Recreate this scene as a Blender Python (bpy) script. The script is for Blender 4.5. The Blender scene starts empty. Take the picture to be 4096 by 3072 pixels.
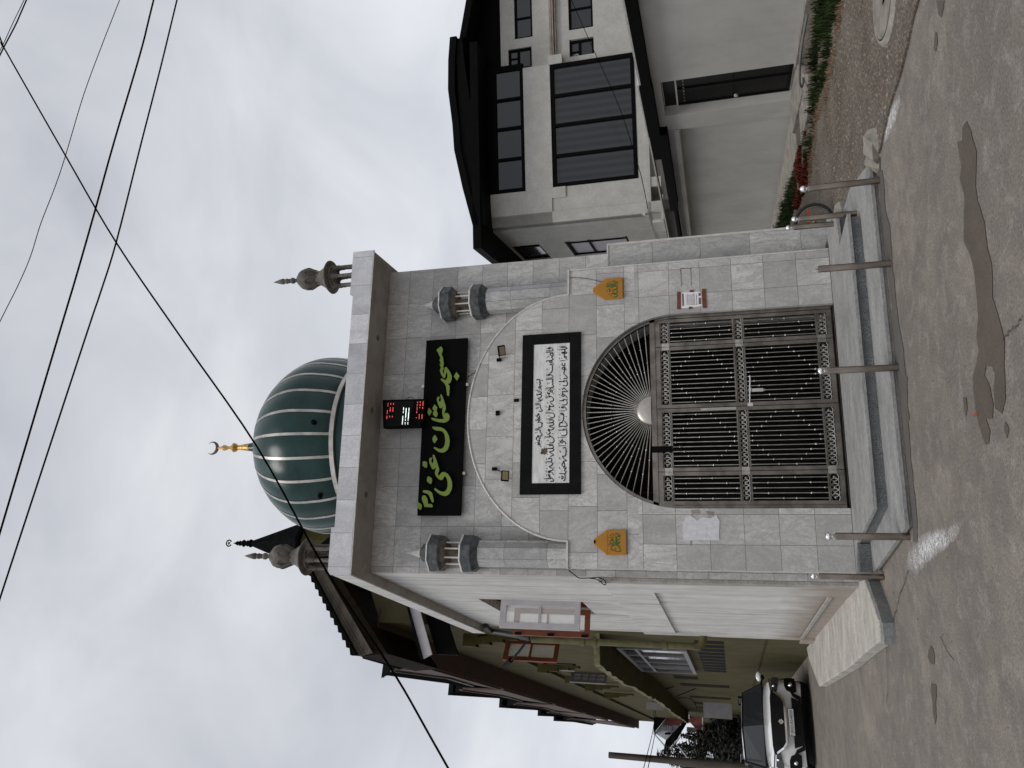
import bpy, bmesh, math, random
from mathutils import Vector, Matrix
R=math.radians; PI=math.pi
random.seed(7)
S=bpy.context.scene
col=S.collection
# ---------------- camera, world, sun, exposure ----------------
cam=bpy.data.cameras.new("camera"); camo=bpy.data.objects.new("camera",cam); col.objects.link(camo)
cam.sensor_fit='HORIZONTAL'; cam.sensor_width=36.0; cam.lens=36.0*3081.1/4096
cam.clip_start=0.05; cam.clip_end=3000
right=Vector((0.96786298,-0.24763822,-0.04377863)); down=Vector((0.02263526,0.25916463,-0.96556789)); fwd=Vector((0.25045739,0.93354647,0.25644120))
# the phone was held upright but the picture is stored turned a quarter: picture right is world down
m=Matrix((down,right,-fwd)).transposed().to_4x4(); m.translation=Vector((0,0,1.6))
camo.matrix_world=m
S.camera=camo
S.view_settings.view_transform='Standard'; S.view_settings.look='None'; S.view_settings.gamma=1.0
S.view_settings.exposure=0.0
S.view_settings.use_curve_mapping=False
SUN_EL,SUN_AZ=R(60),R(218)   # soft light through cloud, from the upper left behind the camera
w=bpy.data.worlds.new("World"); S.world=w; w.use_nodes=True
nt=w.node_tree; N=nt.nodes; LK=nt.links
bg=N['Background']; bg.inputs['Strength'].default_value=0.1
sky=N.new('ShaderNodeTexSky'); sky.sky_type='NISHITA'; sky.sun_disc=False; sky.sun_elevation=SUN_EL; sky.sun_rotation=SUN_AZ; sky.altitude=1600
tc=N.new('ShaderNodeTexCoord')
mp=N.new('ShaderNodeMapping'); mp.inputs['Scale'].default_value=(1.0,1.0,1.5); mp.inputs['Rotation'].default_value=(0.3,0.5,0.4)
LK.new(tc.outputs['Generated'],mp.inputs['Vector'])
n1=N.new('ShaderNodeTexNoise'); n1.inputs['Scale'].default_value=3.4; n1.inputs['Detail'].default_value=5; n1.inputs['Roughness'].default_value=0.5; n1.inputs['Distortion'].default_value=0.35
LK.new(mp.outputs['Vector'],n1.inputs['Vector'])
cr=N.new('ShaderNodeValToRGB')
cr.color_ramp.elements[0].position=0.30; cr.color_ramp.elements[0].color=(0.52,0.545,0.60,1)
cr.color_ramp.elements[1].position=0.72; cr.color_ramp.elements[1].color=(0.80,0.815,0.85,1)
LK.new(n1.outputs['Fac'],cr.inputs['Fac'])
sep=N.new('ShaderNodeSeparateXYZ'); LK.new(tc.outputs['Generated'],sep.inputs[0])
mr=N.new('ShaderNodeMapRange'); mr.inputs['From Min'].default_value=0.0; mr.inputs['From Max'].default_value=0.55; mr.inputs['To Min'].default_value=1.28; mr.inputs['To Max'].default_value=1.0
LK.new(sep.outputs['Z'],mr.inputs['Value'])
vm=N.new('ShaderNodeVectorMath'); vm.operation='SCALE'; LK.new(cr.outputs['Color'],vm.inputs[0]); LK.new(mr.outputs['Result'],vm.inputs['Scale'])
vs=N.new('ShaderNodeVectorMath'); vs.operation='SCALE'; vs.inputs['Scale'].default_value=10.0; LK.new(vm.outputs[0],vs.inputs[0])
mx=N.new('ShaderNodeMix'); mx.data_type='RGBA'; mx.inputs['Factor'].default_value=0.93
LK.new(sky.outputs['Color'],mx.inputs['A']); LK.new(vs.outputs[0],mx.inputs['B']); LK.new(mx.outputs['Result'],bg.inputs['Color'])
sl=bpy.data.lights.new("sun",'SUN'); sl.energy=1.75; sl.angle=R(24); sl.color=(1.0,0.97,0.93)
so=bpy.data.objects.new("sun",sl); col.objects.link(so)
sd=Vector((math.sin(SUN_AZ)*math.cos(SUN_EL),math.cos(SUN_AZ)*math.cos(SUN_EL),math.sin(SUN_EL)))  # towards the sun
so.rotation_euler=sd.to_track_quat('Z','Y').to_euler(); so.location=(-10,-10,30)

# ---------------- materials ----------------
def lin(c):
    return tuple((v/255/12.92 if v<=10 else ((v/255+0.055)/1.055)**2.4) for v in c)
MATS={}
class NT:
    def __init__(s,name):
        s.m=bpy.data.materials.new(name); s.m.use_nodes=True; s.t=s.m.node_tree; s.n=s.t.nodes; s.l=s.t.links
        s.b=s.n['Principled BSDF']; s.tc=s.n.new('ShaderNodeTexCoord'); s.v=s.tc.outputs['Object']
    def noise(s,scale,detail=4,rough=0.5,vec=None,dist=0,stretch=None):
        n=s.n.new('ShaderNodeTexNoise'); n.inputs['Scale'].default_value=scale; n.inputs['Detail'].default_value=detail; n.inputs['Roughness'].default_value=rough; n.inputs['Distortion'].default_value=dist
        v=vec or s.v
        if stretch:
            mpn=s.n.new('ShaderNodeMapping'); mpn.inputs['Scale'].default_value=stretch[:3]
            if len(stretch)>3: mpn.inputs['Rotation'].default_value=stretch[3:6]
            s.l.new(v,mpn.inputs['Vector']); v=mpn.outputs['Vector']
        s.l.new(v,n.inputs['Vector']); return n.outputs['Fac']
    def ramp(s,f,a,b,p0=0.35,p1=0.65):
        r=s.n.new('ShaderNodeValToRGB'); r.color_ramp.elements[0].position=p0; r.color_ramp.elements[1].position=p1
        r.color_ramp.elements[0].color=(*a,1) if len(a)==3 else a; r.color_ramp.elements[1].color=(*b,1) if len(b)==3 else b
        s.l.new(f,r.inputs['Fac']); return r.outputs['Color']
    def mix(s,f,a,b,mode='MIX'):
        x=s.n.new('ShaderNodeMix'); x.data_type='RGBA'; x.blend_type=mode
        for sock,v in (('Factor',f),('A',a),('B',b)):
            if hasattr(v,'links') or hasattr(v,'is_linked'): s.l.new(v,x.inputs[sock])
            else: x.inputs[sock].default_value=v if sock=='Factor' else ((*v,1) if len(v)==3 else v)
        return x.outputs['Result']
    def math(s,op,a,b=0.0):
        x=s.n.new('ShaderNodeMath'); x.operation=op
        for i,v in enumerate((a,b)):
            if hasattr(v,'is_linked'): s.l.new(v,x.inputs[i])
            else: x.inputs[i].default_value=v
        return x.outputs[0]
    def color(s,c):
        if hasattr(c,'is_linked'): s.l.new(c,s.b.inputs['Base Color'])
        else: s.b.inputs['Base Color'].default_value=(*c,1)
        return s
    def rough(s,r):
        if hasattr(r,'is_linked'): s.l.new(r,s.b.inputs['Roughness'])
        else: s.b.inputs['Roughness'].default_value=r
        return s
    def set(s,**k):
        for a,v in k.items(): s.b.inputs[a.replace('_',' ')].default_value=v
        return s
    def bump(s,h,strength=0.3,dist=0.01):
        b=s.n.new('ShaderNodeBump'); b.inputs['Strength'].default_value=strength; b.inputs['Distance'].default_value=dist
        s.l.new(h,b.inputs['Height']); s.l.new(b.outputs['Normal'],s.b.inputs['Normal']); return s
def plain(name,c,r=0.6,metal=0.0,var=0.12,scale=6.0,bump=0.0,bscale=60,spec=None,stretch=None,dirt=None,coat=0.0):
    if name in MATS: return MATS[name]
    t=NT(name); f=t.noise(scale,5,0.6,stretch=stretch)
    lo=tuple(v*(1-var) for v in c); hi=tuple(min(1,v*(1+var)) for v in c)
    cc=t.ramp(f,lo,hi)
    if dirt:
        g=t.noise(dirt[0],6,0.7,stretch=(1,1,0.25) if len(dirt)<4 else dirt[3]); cc=t.mix(t.math('MULTIPLY',t.ramp(g,(0,0,0),(1,1,1),0.5,0.75),dirt[2]),cc,dirt[1])
    t.color(cc).rough(r); t.set(Metallic=metal)
    if spec is not None: t.set(Specular_IOR_Level=spec)
    if coat: t.set(Coat_Weight=coat,Coat_Roughness=0.08)
    if bump: t.bump(t.noise(bscale,5,0.6),bump,0.004)
    MATS[name]=t.m; return t.m
def xz_vec(t,ox=0.0,oz=0.0,sx=1.0,sz=1.0):
    sp=t.n.new('ShaderNodeSeparateXYZ'); t.l.new(t.v,sp.inputs[0])
    a=t.math('ADD',sp.outputs['X'],sp.outputs['Y']); a=t.math('ADD',t.math('MULTIPLY',a,sx),ox); z=t.math('ADD',t.math('MULTIPLY',sp.outputs['Z'],sz),oz)
    c=t.n.new('ShaderNodeCombineXYZ'); t.l.new(a,c.inputs[0]); t.l.new(z,c.inputs[1]); return c.outputs[0]
def marble(name,bw,bh,ox,oz,base,offset=0.0,dark=0.82,rough=0.42,joint=(0.075,0.075,0.07),msize=0.0022,vein=0.85,alt=None):
    t=NT(name); v=xz_vec(t,ox,oz)
    br=t.n.new('ShaderNodeTexBrick'); br.offset=offset; br.squash=1.0
    br.inputs['Scale'].default_value=1.0; br.inputs['Brick Width'].default_value=bw; br.inputs['Row Height'].default_value=bh
    br.inputs['Mortar Size'].default_value=msize; br.inputs['Mortar Smooth'].default_value=0.0; br.inputs['Bias'].default_value=0.0
    br.inputs['Color1'].default_value=(0.0,0.0,0.0,1); br.inputs['Color2'].default_value=(1,1,1,1); br.inputs['Mortar'].default_value=(0.5,0.5,0.5,1)
    t.l.new(v,br.inputs['Vector'])
    tone=br.outputs['Color']; bfac=br.outputs['Fac']
    if alt:
        aw,ah,zt=alt; b2=t.n.new('ShaderNodeTexBrick'); b2.offset=0.37; b2.offset_frequency=2; b2.squash=1.25; b2.squash_frequency=3
        for k_,v_ in (('Scale',1.0),('Brick Width',aw),('Row Height',ah),('Mortar Size',msize),('Mortar Smooth',0.0),('Color1',(0,0,0,1)),('Color2',(1,1,1,1)),('Mortar',(.5,.5,.5,1))): b2.inputs[k_].default_value=v_
        t.l.new(v,b2.inputs['Vector']); s3=t.n.new('ShaderNodeSeparateXYZ'); t.l.new(t.v,s3.inputs[0]); sw=t.math('GREATER_THAN',s3.outputs['Z'],zt)
        tone=t.mix(sw,tone,b2.outputs['Color']); bfac=t.mix(sw,bfac,b2.outputs['Fac'])
    # shift the veining tile by tile so that it breaks at the joints
    sh=t.n.new('ShaderNodeVectorMath'); sh.operation='MULTIPLY'; t.l.new(tone,sh.inputs[0]); sh.inputs[1].default_value=(37.0,19.0,23.0)
    ad=t.n.new('ShaderNodeVectorMath'); ad.operation='ADD'; t.l.new(t.v,ad.inputs[0]); t.l.new(sh.outputs[0],ad.inputs[1])
    vv=ad.outputs[0]
    big=t.noise(2.2,6,0.65,vec=vv,dist=1.2,stretch=(1,1,0.7,0,0.7,0))
    fine=t.noise(38,6,0.7,vec=vv)
    veins=t.noise(3.2,8,0.72,vec=vv,dist=2.6,stretch=(1,1,0.35,0,0.9,0))
    lo=tuple(x*(dark-0.12) for x in base); hi=tuple(min(1,x*1.10) for x in base)
    c=t.mix(tone,lo,hi)
    c=t.mix(0.75,c,t.ramp(big,(0.62,0.62,0.63),(1.16,1.16,1.14),0.3,0.7),'MULTIPLY')
    c=t.mix(0.6,c,t.ramp(fine,(0.66,0.66,0.66),(1.22,1.22,1.22),0.3,0.7),'MULTIPLY')
    vm_=t.ramp(veins,(1,1,1),(0.0,0.0,0.0),0.485,0.5); vn=t.ramp(veins,(0,0,0),(1,1,1),0.5,0.525)
    c=t.mix(t.math('MULTIPLY',t.mix(1.0,vm_,vn,'ADD'),0.0),c,c)
    line=t.math('SUBTRACT',1.0,t.math('MINIMUM',t.math('MULTIPLY',t.math('ABSOLUTE',t.math('SUBTRACT',veins,0.5)),28.0),1.0))
    c=t.mix(t.math('MULTIPLY',line,vein),c,tuple(x*0.55 for x in base))
    g=t.noise(1.3,6,0.7,stretch=(1.6,1.6,0.35)); c=t.mix(t.math('MULTIPLY',t.ramp(g,(0,0,0),(1,1,1),0.48,0.75),0.35),c,tuple(x*y for x,y in zip(base,(0.62,0.6,0.57))))
    c=t.mix(bfac,c,joint)
    t.color(c).rough(t.math('ADD',t.math('MULTIPLY',fine,0.2),rough))
    h=t.math('SUBTRACT',1.0,bfac); t.bump(t.math('ADD',h,t.math('MULTIPLY',fine,0.15)),0.35,0.003)
    MATS[name]=t.m; return t.m
MARB=(0.56,0.55,0.53)
m_portal=marble('portal_marble',0.345,0.385,0.14,0.175,MARB,0.0,alt=(0.44,0.36,2.57))
m_upper=marble('upper_marble',0.53,0.37,0.14,0.06,(0.52,0.51,0.495),0.0,0.86)
m_shoulder=marble('shoulder_marble',0.60,0.62,0.10,0.13,(0.49,0.485,0.47),0.0,0.9)
m_fasc=marble('fascia_tile',0.425,0.80,0.05,0.3,(0.62,0.62,0.65),0.0,0.97,rough=0.22,joint=(0.25,0.25,0.25),msize=0.003,vein=0.04)
m_mina=marble('minaret_marble',0.5,0.55,0.0,0.15,(0.45,0.45,0.44),0.0,0.9,msize=0.002)
m_slabm=plain('inscription_slab',(0.62,0.62,0.60),0.35,var=0.16,scale=5,stretch=(1,1,4.5))
m_blackgr=plain('black_granite',(0.005,0.005,0.005),0.35,var=0.3,spec=0.08)
m_trim=plain('white_trim',(0.52,0.50,0.47),0.5,var=0.12,scale=14,dirt=(8,(0.22,0.2,0.18),0.5))
m_graymarb=plain('dark_grey_marble',(0.07,0.076,0.078),0.5,var=0.45,scale=14,spec=0.25)
m_rustun=plain('stained_concrete',(0.13,0.10,0.075),0.8,var=0.4,scale=9,bump=0.3)
m_soffit=plain('soffit_plaster',(0.33,0.31,0.28),0.85,var=0.12,scale=2.5,dirt=(2.5,(0.16,0.12,0.09),0.6))
m_paint=None
def side_paint():
    t=NT('white_painted_plaster'); sp=t.n.new('ShaderNodeSeparateXYZ'); t.l.new(t.v,sp.inputs[0])
    f=t.noise(3.0,6,0.6); c=t.ramp(f,(0.50,0.495,0.475),(0.60,0.595,0.575))
    st=t.noise(9.0,6,0.65,stretch=(1.0,1.0,0.06)); c=t.mix(t.math('MULTIPLY',t.ramp(st,(0,0,0),(1,1,1),0.50,0.66),0.75),c,(0.27,0.26,0.245))
    st2=t.noise(4.0,5,0.6,stretch=(1,1,0.12)); c=t.mix(t.math('MULTIPLY',t.ramp(st2,(0,0,0),(1,1,1),0.48,0.66),0.5),c,(0.42,0.40,0.37))
    # rising damp: a brown tide line near the ground
    nz=t.noise(2.6,5,0.6); hgt=t.math('ADD',sp.outputs['Z'],t.math('MULTIPLY',nz,-0.55))
    mr=t.n.new('ShaderNodeMapRange'); mr.inputs['From Min'].default_value=0.62; mr.inputs['From Max'].default_value=0.12; t.l.new(hgt,mr.inputs['Value'])
    c=t.mix(t.math('MULTIPLY',mr.outputs['Result'],0.75),c,(0.20,0.145,0.10))
    t.color(c).rough(0.8); t.bump(t.noise(45,5,0.6),0.25,0.004); MATS['paint']=t.m; return t.m
m_paint=side_paint()
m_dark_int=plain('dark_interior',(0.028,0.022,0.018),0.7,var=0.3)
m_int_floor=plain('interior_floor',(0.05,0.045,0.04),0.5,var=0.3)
m_steel=plain('gate_steel',(0.42,0.40,0.36),0.28,metal=1.0,var=0.28,scale=7,bump=0.05)
m_steel_d=plain('gate_frame_steel',(0.19,0.17,0.15),0.38,metal=1.0,var=0.35,scale=5)
m_chrome=plain('chrome',(0.85,0.85,0.85),0.14,metal=1.0,var=0.02)
m_boll=plain('bollard_steel',(0.27,0.225,0.19),0.30,metal=1.0,var=0.35,scale=7,stretch=(1,1,0.35))
m_granite=None
def granite():
    t=NT('speckled_granite'); a=t.noise(120,3,0.8); b=t.noise(9,5,0.6)
    c=t.mix(t.ramp(a,(0,0,0),(1,1,1),0.42,0.62),(0.035,0.037,0.04),(0.20,0.205,0.21)); c=t.mix(0.6,c,t.ramp(b,(0.7,0.7,0.7),(1.2,1.2,1.15)),'MULTIPLY')
    t.color(c).rough(0.6); t.bump(a,0.3,0.003); return t.m
m_granite=granite()
def stepstone(name,ca,cb):
    t=NT(name); a=t.noise(90,3,0.75,stretch=(0.25,1,1)); b=t.noise(5,6,0.65,stretch=(0.4,1,1)); d=t.noise(26,6,0.7)
    c=t.mix(t.ramp(b,(0,0,0),(1,1,1),0.35,0.68),ca,cb); c=t.mix(0.8,c,t.ramp(a,(0.7,0.7,0.7),(1.22,1.22,1.22)),'MULTIPLY'); c=t.mix(0.6,c,t.ramp(d,(0.75,0.75,0.75),(1.15,1.15,1.15)),'MULTIPLY')
    t.color(c).rough(0.75); t.bump(t.math('ADD',a,d),0.4,0.004); return t.m
m_step=stepstone('step_stone',(0.20,0.20,0.195),(0.31,0.305,0.295))
m_plinth=stepstone('plinth_cement',(0.26,0.245,0.22),(0.38,0.36,0.33))
m_ramp=stepstone('ramp_concrete',(0.30,0.28,0.25),(0.50,0.47,0.42))
m_kerb=stepstone('kerb_cement',(0.16,0.165,0.165),(0.24,0.245,0.24))
def ground_mat():
    t=NT('dusty_road'); big=t.noise(0.35,6,0.6); med=t.noise(2.2,8,0.68); fine=t.noise(55,6,0.75); sp=t.noise(160,2,0.5)
    c=t.mix(t.ramp(big,(0,0,0),(1,1,1),0.35,0.65),(0.140,0.121,0.102),(0.200,0.173,0.147))
    c=t.mix(t.math('MULTIPLY',t.ramp(med,(0,0,0),(1,1,1),0.42,0.62),0.85),c,(0.128,0.108,0.096))
    c=t.mix(t.math('MULTIPLY',t.ramp(t.noise(0.9,7,0.7,dist=0.8),(0,0,0),(1,1,1),0.54,0.70),0.6),c,(0.275,0.235,0.19))
    c=t.mix(t.math('MULTIPLY',t.ramp(t.noise(5.5,7,0.75,dist=0.6),(0,0,0),(1,1,1),0.50,0.66),0.45),c,(0.29,0.265,0.235))
    c=t.mix(0.95,c,t.ramp(fine,(0.42,0.42,0.42),(1.5,1.5,1.5),0.3,0.7),'MULTIPLY')
    c=t.mix(t.math('MULTIPLY',t.ramp(sp,(0,0,0),(1,1,1),0.69,0.74),0.8),c,(0.04,0.036,0.033))
    c=t.mix(t.math('MULTIPLY',t.ramp(t.noise(210,2,0.5),(0,0,0),(1,1,1),0.70,0.74),0.7),c,(0.42,0.40,0.37))
    t.color(c).rough(0.85); t.bump(t.math('ADD',t.math('MULTIPLY',fine,1.0),t.math('MULTIPLY',med,2.0)),0.6,0.008); return t.m
m_ground=ground_mat()
def stain_mat(name,c0,rough,scale=7.0,alpha=0.85):
    t=NT(name); f=t.noise(3.0,6,0.7); fine=t.noise(60,6,0.75)
    t.color(t.mix(0.6,t.ramp(f,tuple(v*0.85 for v in c0),tuple(v*1.15 for v in c0)),t.ramp(fine,(0.6,0.6,0.6),(1.3,1.3,1.3)),'MULTIPLY')).rough(rough); t.bump(fine,0.4,0.005); return t.m
m_damp=stain_mat('damp_road',(0.078,0.061,0.048),0.8)
m_grime_shade=stain_mat('grimy_shaded_road',(0.085,0.075,0.068),0.9)
def speckle_mat():  # white speckle, fading out towards the strip edges
    t=NT('white_speckle'); sp=t.n.new('ShaderNodeSeparateXYZ'); f=t.noise(9,7,0.8,stretch=(0.5,1,1)); g=t.noise(70,4,0.7)
    uv=t.n.new('ShaderNodeUVMap'); sx=t.n.new('ShaderNodeSeparateXYZ'); t.l.new(uv.outputs[0],sx.inputs[0])
    e=t.math('MULTIPLY',sx.outputs['X'],t.math('SUBTRACT',1.0,sx.outputs['X'])); e=t.math('MULTIPLY',e,4.0)
    e2=t.math('MULTIPLY',t.math('MULTIPLY',sx.outputs['Y'],t.math('SUBTRACT',1.0,sx.outputs['Y'])),4.0)
    a=t.math('MULTIPLY',t.math('MULTIPLY',e,e2),t.math('ADD',f,t.math('MULTIPLY',g,0.8))); a=t.math('MULTIPLY',t.ramp(a,(0,0,0),(1,1,1),0.45,1.1),t.ramp(t.noise(38,5,0.8),(0.15,0.15,0.15),(1,1,1),0.40,0.60))
    t.color((0.80,0.80,0.80)).rough(0.9); t.l.new(t.math('MULTIPLY',a,0.9),t.b.inputs['Alpha']); return t.m
m_speckle=speckle_mat()
def gravel():
    t=NT('gravel_dirt'); v=t.n.new('ShaderNodeTexVoronoi'); v.inputs['Scale'].default_value=26; t.l.new(t.v,v.inputs['Vector'])
    f=t.noise(1.2,7,0.7); fine=t.noise(60,6,0.7)
    c=t.mix(t.ramp(f,(0,0,0),(1,1,1),0.4,0.62),(0.115,0.088,0.066),(0.185,0.155,0.125))
    c=t.mix(0.8,c,t.ramp(v.outputs['Distance'],(1.45,1.42,1.38),(0.55,0.55,0.55),0.1,0.55),'MULTIPLY'); c=t.mix(0.8,c,t.ramp(fine,(0.55,0.55,0.55),(1.4,1.4,1.4)),'MULTIPLY')
    t.color(c).rough(0.9); t.bump(t.math('ADD',t.math('SUBTRACT',1.0,v.outputs['Distance']),fine),0.8,0.02); return t.m
m_gravel=gravel()
m_stone=plain('stone_chip',(0.165,0.140,0.112),0.9,var=0.45,scale=30,spec=0.1)
m_grass=plain('grass_blade',(0.018,0.030,0.008),0.8,var=0.6,scale=3,spec=0.1)
m_drygr=plain('dry_grass',(0.16,0.10,0.055),0.8,var=0.4,scale=6)
m_redleaf=plain('red_leaf',(0.10,0.022,0.015),0.8,var=0.7,scale=9,spec=0.1)
m_dome=None
def dome_mat():
    t=NT('green_dome_sheet'); f=t.noise(2.0,5,0.6); g=t.noise(14,4,0.6,stretch=(1,1,6))
    c=t.ramp(f,(0.006,0.026,0.024),(0.012,0.042,0.039)); c=t.mix(0.4,c,t.ramp(g,(0.75,0.75,0.75),(1.2,1.2,1.2)),'MULTIPLY')
    t.color(c).rough(t.math('ADD',t.math('MULTIPLY',f,0.15),0.22)); t.bump(t.noise(1.6,3,0.5),0.25,0.05); t.set(Specular_IOR_Level=0.28); return t.m
m_dome=dome_mat()
m_rib=plain('aluminium_strip',(0.42,0.395,0.37),0.45,metal=0.7,var=0.2,scale=5,dirt=(12,(0.2,0.17,0.14),0.5))
m_gold=plain('gilt_brass',(0.55,0.34,0.11),0.35,metal=0.9,var=0.35,scale=20)
m_bronze=plain('dark_bronze',(0.09,0.065,0.045),0.4,metal=0.6,var=0.3)
m_turret=plain('weathered_cement',(0.10,0.088,0.075),0.8,var=0.45,scale=8,bump=0.5,bscale=25,dirt=(10,(0.035,0.03,0.026),0.7))
m_black=plain('black_paint',(0.003,0.003,0.003),0.7,var=0.2,spec=0.06)
m_cable=plain('black_cable',(0.003,0.003,0.003),0.9,spec=0.0,var=0.1)
m_lime=plain('lime_acrylic',(0.155,0.235,0.012),0.35,var=0.06)
m_lime_s=plain('lime_letter_side',(0.02,0.03,0.004),0.5)
m_yel=plain('amber_board',(0.36,0.155,0.0015),0.45,var=0.08)
m_green=plain('green_print',(0.008,0.10,0.012),0.5)
m_ink=plain('black_ink',(0.008,0.008,0.008),0.6)
m_paper=plain('notice_paper',(0.75,0.73,0.75),0.8,var=0.05)
m_tape=plain('brown_tape',(0.13,0.028,0.006),0.3,var=0.3,scale=25)
m_residue=plain('paper_residue',(0.56,0.555,0.575),0.9,var=0.1,scale=22)
def emit(name,c,s):
    t=NT(name); t.color(c).rough(0.5); t.b.inputs['Emission Color'].default_value=(*c,1); t.b.inputs['Emission Strength'].default_value=s; return t.m
m_led_r=emit('red_led',(1.0,0.10,0.09),0.9); m_led_w=emit('white_led',(0.85,1.0,0.92),1.1)
m_lamp=plain('floodlight_glass',(0.30,0.24,0.13),0.15,var=0.1)
m_house=None
def render_plaster():
    t=NT('grey_render'); f=t.noise(2.5,8,0.7); g=t.noise(22,6,0.75)
    c=t.mix(t.ramp(f,(0,0,0),(1,1,1),0.38,0.66),(0.40,0.39,0.36),(0.48,0.47,0.44)); c=t.mix(0.7,c,t.ramp(g,(0.86,0.86,0.86),(1.14,1.14,1.14)),'MULTIPLY')
    t.color(c).rough(0.85); t.bump(t.noise(150,3,0.6),0.2,0.003); return t.m
m_house=render_plaster()
m_compound=plain('compound_plaster',(0.52,0.51,0.48),0.9,var=0.07,scale=1.2,spec=0.1,dirt=(2.0,(0.38,0.37,0.345),0.6,(1,1,0.5)))
m_comp_pl=plain('wall_base_cement',(0.24,0.22,0.19),0.9,var=0.3,scale=5,bump=0.4,bscale=20)
def glass(name,c=(0.012,0.013,0.016),r=0.06,spec=0.6):
    t=NT(name); t.color(c).rough(r); t.set(Specular_IOR_Level=spec); return t.m
m_glass=glass('dark_window_glass',(0.018,0.019,0.022),0.08,0.5)
m_glass_c=None
def curtain_glass():
    t=NT('curtained_glass'); sp=t.n.new('ShaderNodeSeparateXYZ'); t.l.new(t.v,sp.inputs[0])
    wv=t.math('SINE',t.math('MULTIPLY',sp.outputs['X'],30.0)); wv=t.math('ADD',t.math('MULTIPLY',wv,0.5),0.5)
    c=t.ramp(wv,(0.012,0.012,0.014),(0.026,0.026,0.03),0.2,0.9); t.color(c).rough(0.1); t.set(Specular_IOR_Level=0.45); return t.m
m_glass_c=curtain_glass()
m_clear=None
def clearglass():
    t=NT('thin_window_glass'); t.color((0.9,0.92,0.92)).rough(0.02); t.set(Specular_IOR_Level=0.5)
    t.b.inputs['Alpha'].default_value=0.22; return t.m
m_clear=clearglass()
m_cream=plain('cream_moulding',(0.26,0.22,0.17),0.7,var=0.2,scale=6)
m_olive=plain('olive_paint',(0.085,0.076,0.044),0.85,var=0.14,scale=1.6,spec=0.02,dirt=(3,(0.075,0.067,0.037),0.7))
m_olive_d=plain('dark_olive',(0.050,0.043,0.014),0.8,var=0.25,scale=3,spec=0.1)  # darker olive: level canopy faces, corbels, render joint, far tower
m_shade_brown=plain('shade_dark_brown',(0.014,0.010,0.006),0.85,var=0.4,spec=0.05)  # near-black brown: the gable soffit's shade is painted in; slot windows share it
m_chajja=plain('rough_slab_edge',(0.15,0.135,0.07),0.95,var=0.5,scale=7,bump=0.7,bscale=18)
def boards(name,ca,cb,step,axis='s'):
    t=NT(name); sp=t.n.new('ShaderNodeSeparateXYZ'); t.l.new(t.v,sp.inputs[0])
    a=t.math('ADD',t.math('MULTIPLY',sp.outputs['X'],0.184),t.math('MULTIPLY',sp.outputs['Y'],-0.983)) if axis=='s' else sp.outputs['X']
    fr=t.math('FRACT',t.math('DIVIDE',a,step)); ln=t.math('LESS_THAN',fr,0.12)
    c=t.ramp(t.noise(2.0,6,0.7,stretch=(3,3,1)),ca,cb); c=t.mix(ln,c,tuple(v*0.3 for v in ca)); t.color(c).rough(0.7); return t.m
m_board=boards('red_brown_boards',(0.026,0.008,0.004),(0.055,0.015,0.007),0.16)
m_wood=plain('weathered_bargeboard',(0.085,0.068,0.052),0.85,var=0.4,scale=4,stretch=(0.3,0.3,1),bump=0.4)
m_sheet=plain('dark_roof_sheet',(0.007,0.0075,0.0075),0.9,var=0.3,spec=0.0)
m_sash_w=plain('grey_white_sash',(0.40,0.38,0.40),0.6,var=0.08)
m_sash_b=plain('brown_sash',(0.155,0.038,0.014),0.5,var=0.2,scale=12,stretch=(1,1,0.2))
m_sash_g=plain('grey_sash',(0.16,0.155,0.155),0.6,var=0.12)
m_pipe=plain('olive_drainpipe',(0.075,0.063,0.018),0.5,var=0.3)
m_pipe_b=plain('black_pipe',(0.02,0.02,0.022),0.5)
m_tyre=plain('tyre_rubber',(0.022,0.022,0.022),0.85,var=0.2,bump=0.4)
m_carw=plain('white_car_paint',(0.74,0.74,0.74),0.18,var=0.03,coat=1.0)
m_carb=plain('black_trim',(0.005,0.005,0.005),0.5,var=0.1,spec=0.15)
m_headl=glass('headlamp_lens',(0.03,0.03,0.032),0.08,0.7)
m_plate=plain('number_plate',(0.55,0.55,0.55),0.5,var=0.04)
m_redref=plain('red_reflector',(0.45,0.04,0.02),0.3)
m_bike=plain('bicycle_paint',(0.30,0.13,0.05),0.4)
m_brick_r=plain('red_sheet_wall',(0.16,0.04,0.03),0.7,var=0.3,scale=3)
m_farw=plain('white_gable',(0.55,0.56,0.60),0.8,var=0.06)
m_needle=plain('dark_foliage',(0.012,0.014,0.008),0.8,var=0.5,scale=2)
m_bark=plain('bark',(0.05,0.038,0.028),0.9,var=0.3)
m_pole=plain('timber_pole',(0.06,0.049,0.040),0.9,var=0.4,scale=3,stretch=(4,4,0.4))
m_door=plain('black_metal_door',(0.006,0.006,0.006),0.45,spec=0.3)
m_man=plain('manhole_concrete',(0.19,0.17,0.145),0.9,var=0.25,scale=8,bump=0.4)
m_burn=plain('burn_mark',(0.10,0.065,0.045),0.9,var=0.5,scale=30)
m_tin=plain('white_tape',(0.6,0.6,0.62),0.6)

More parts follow.
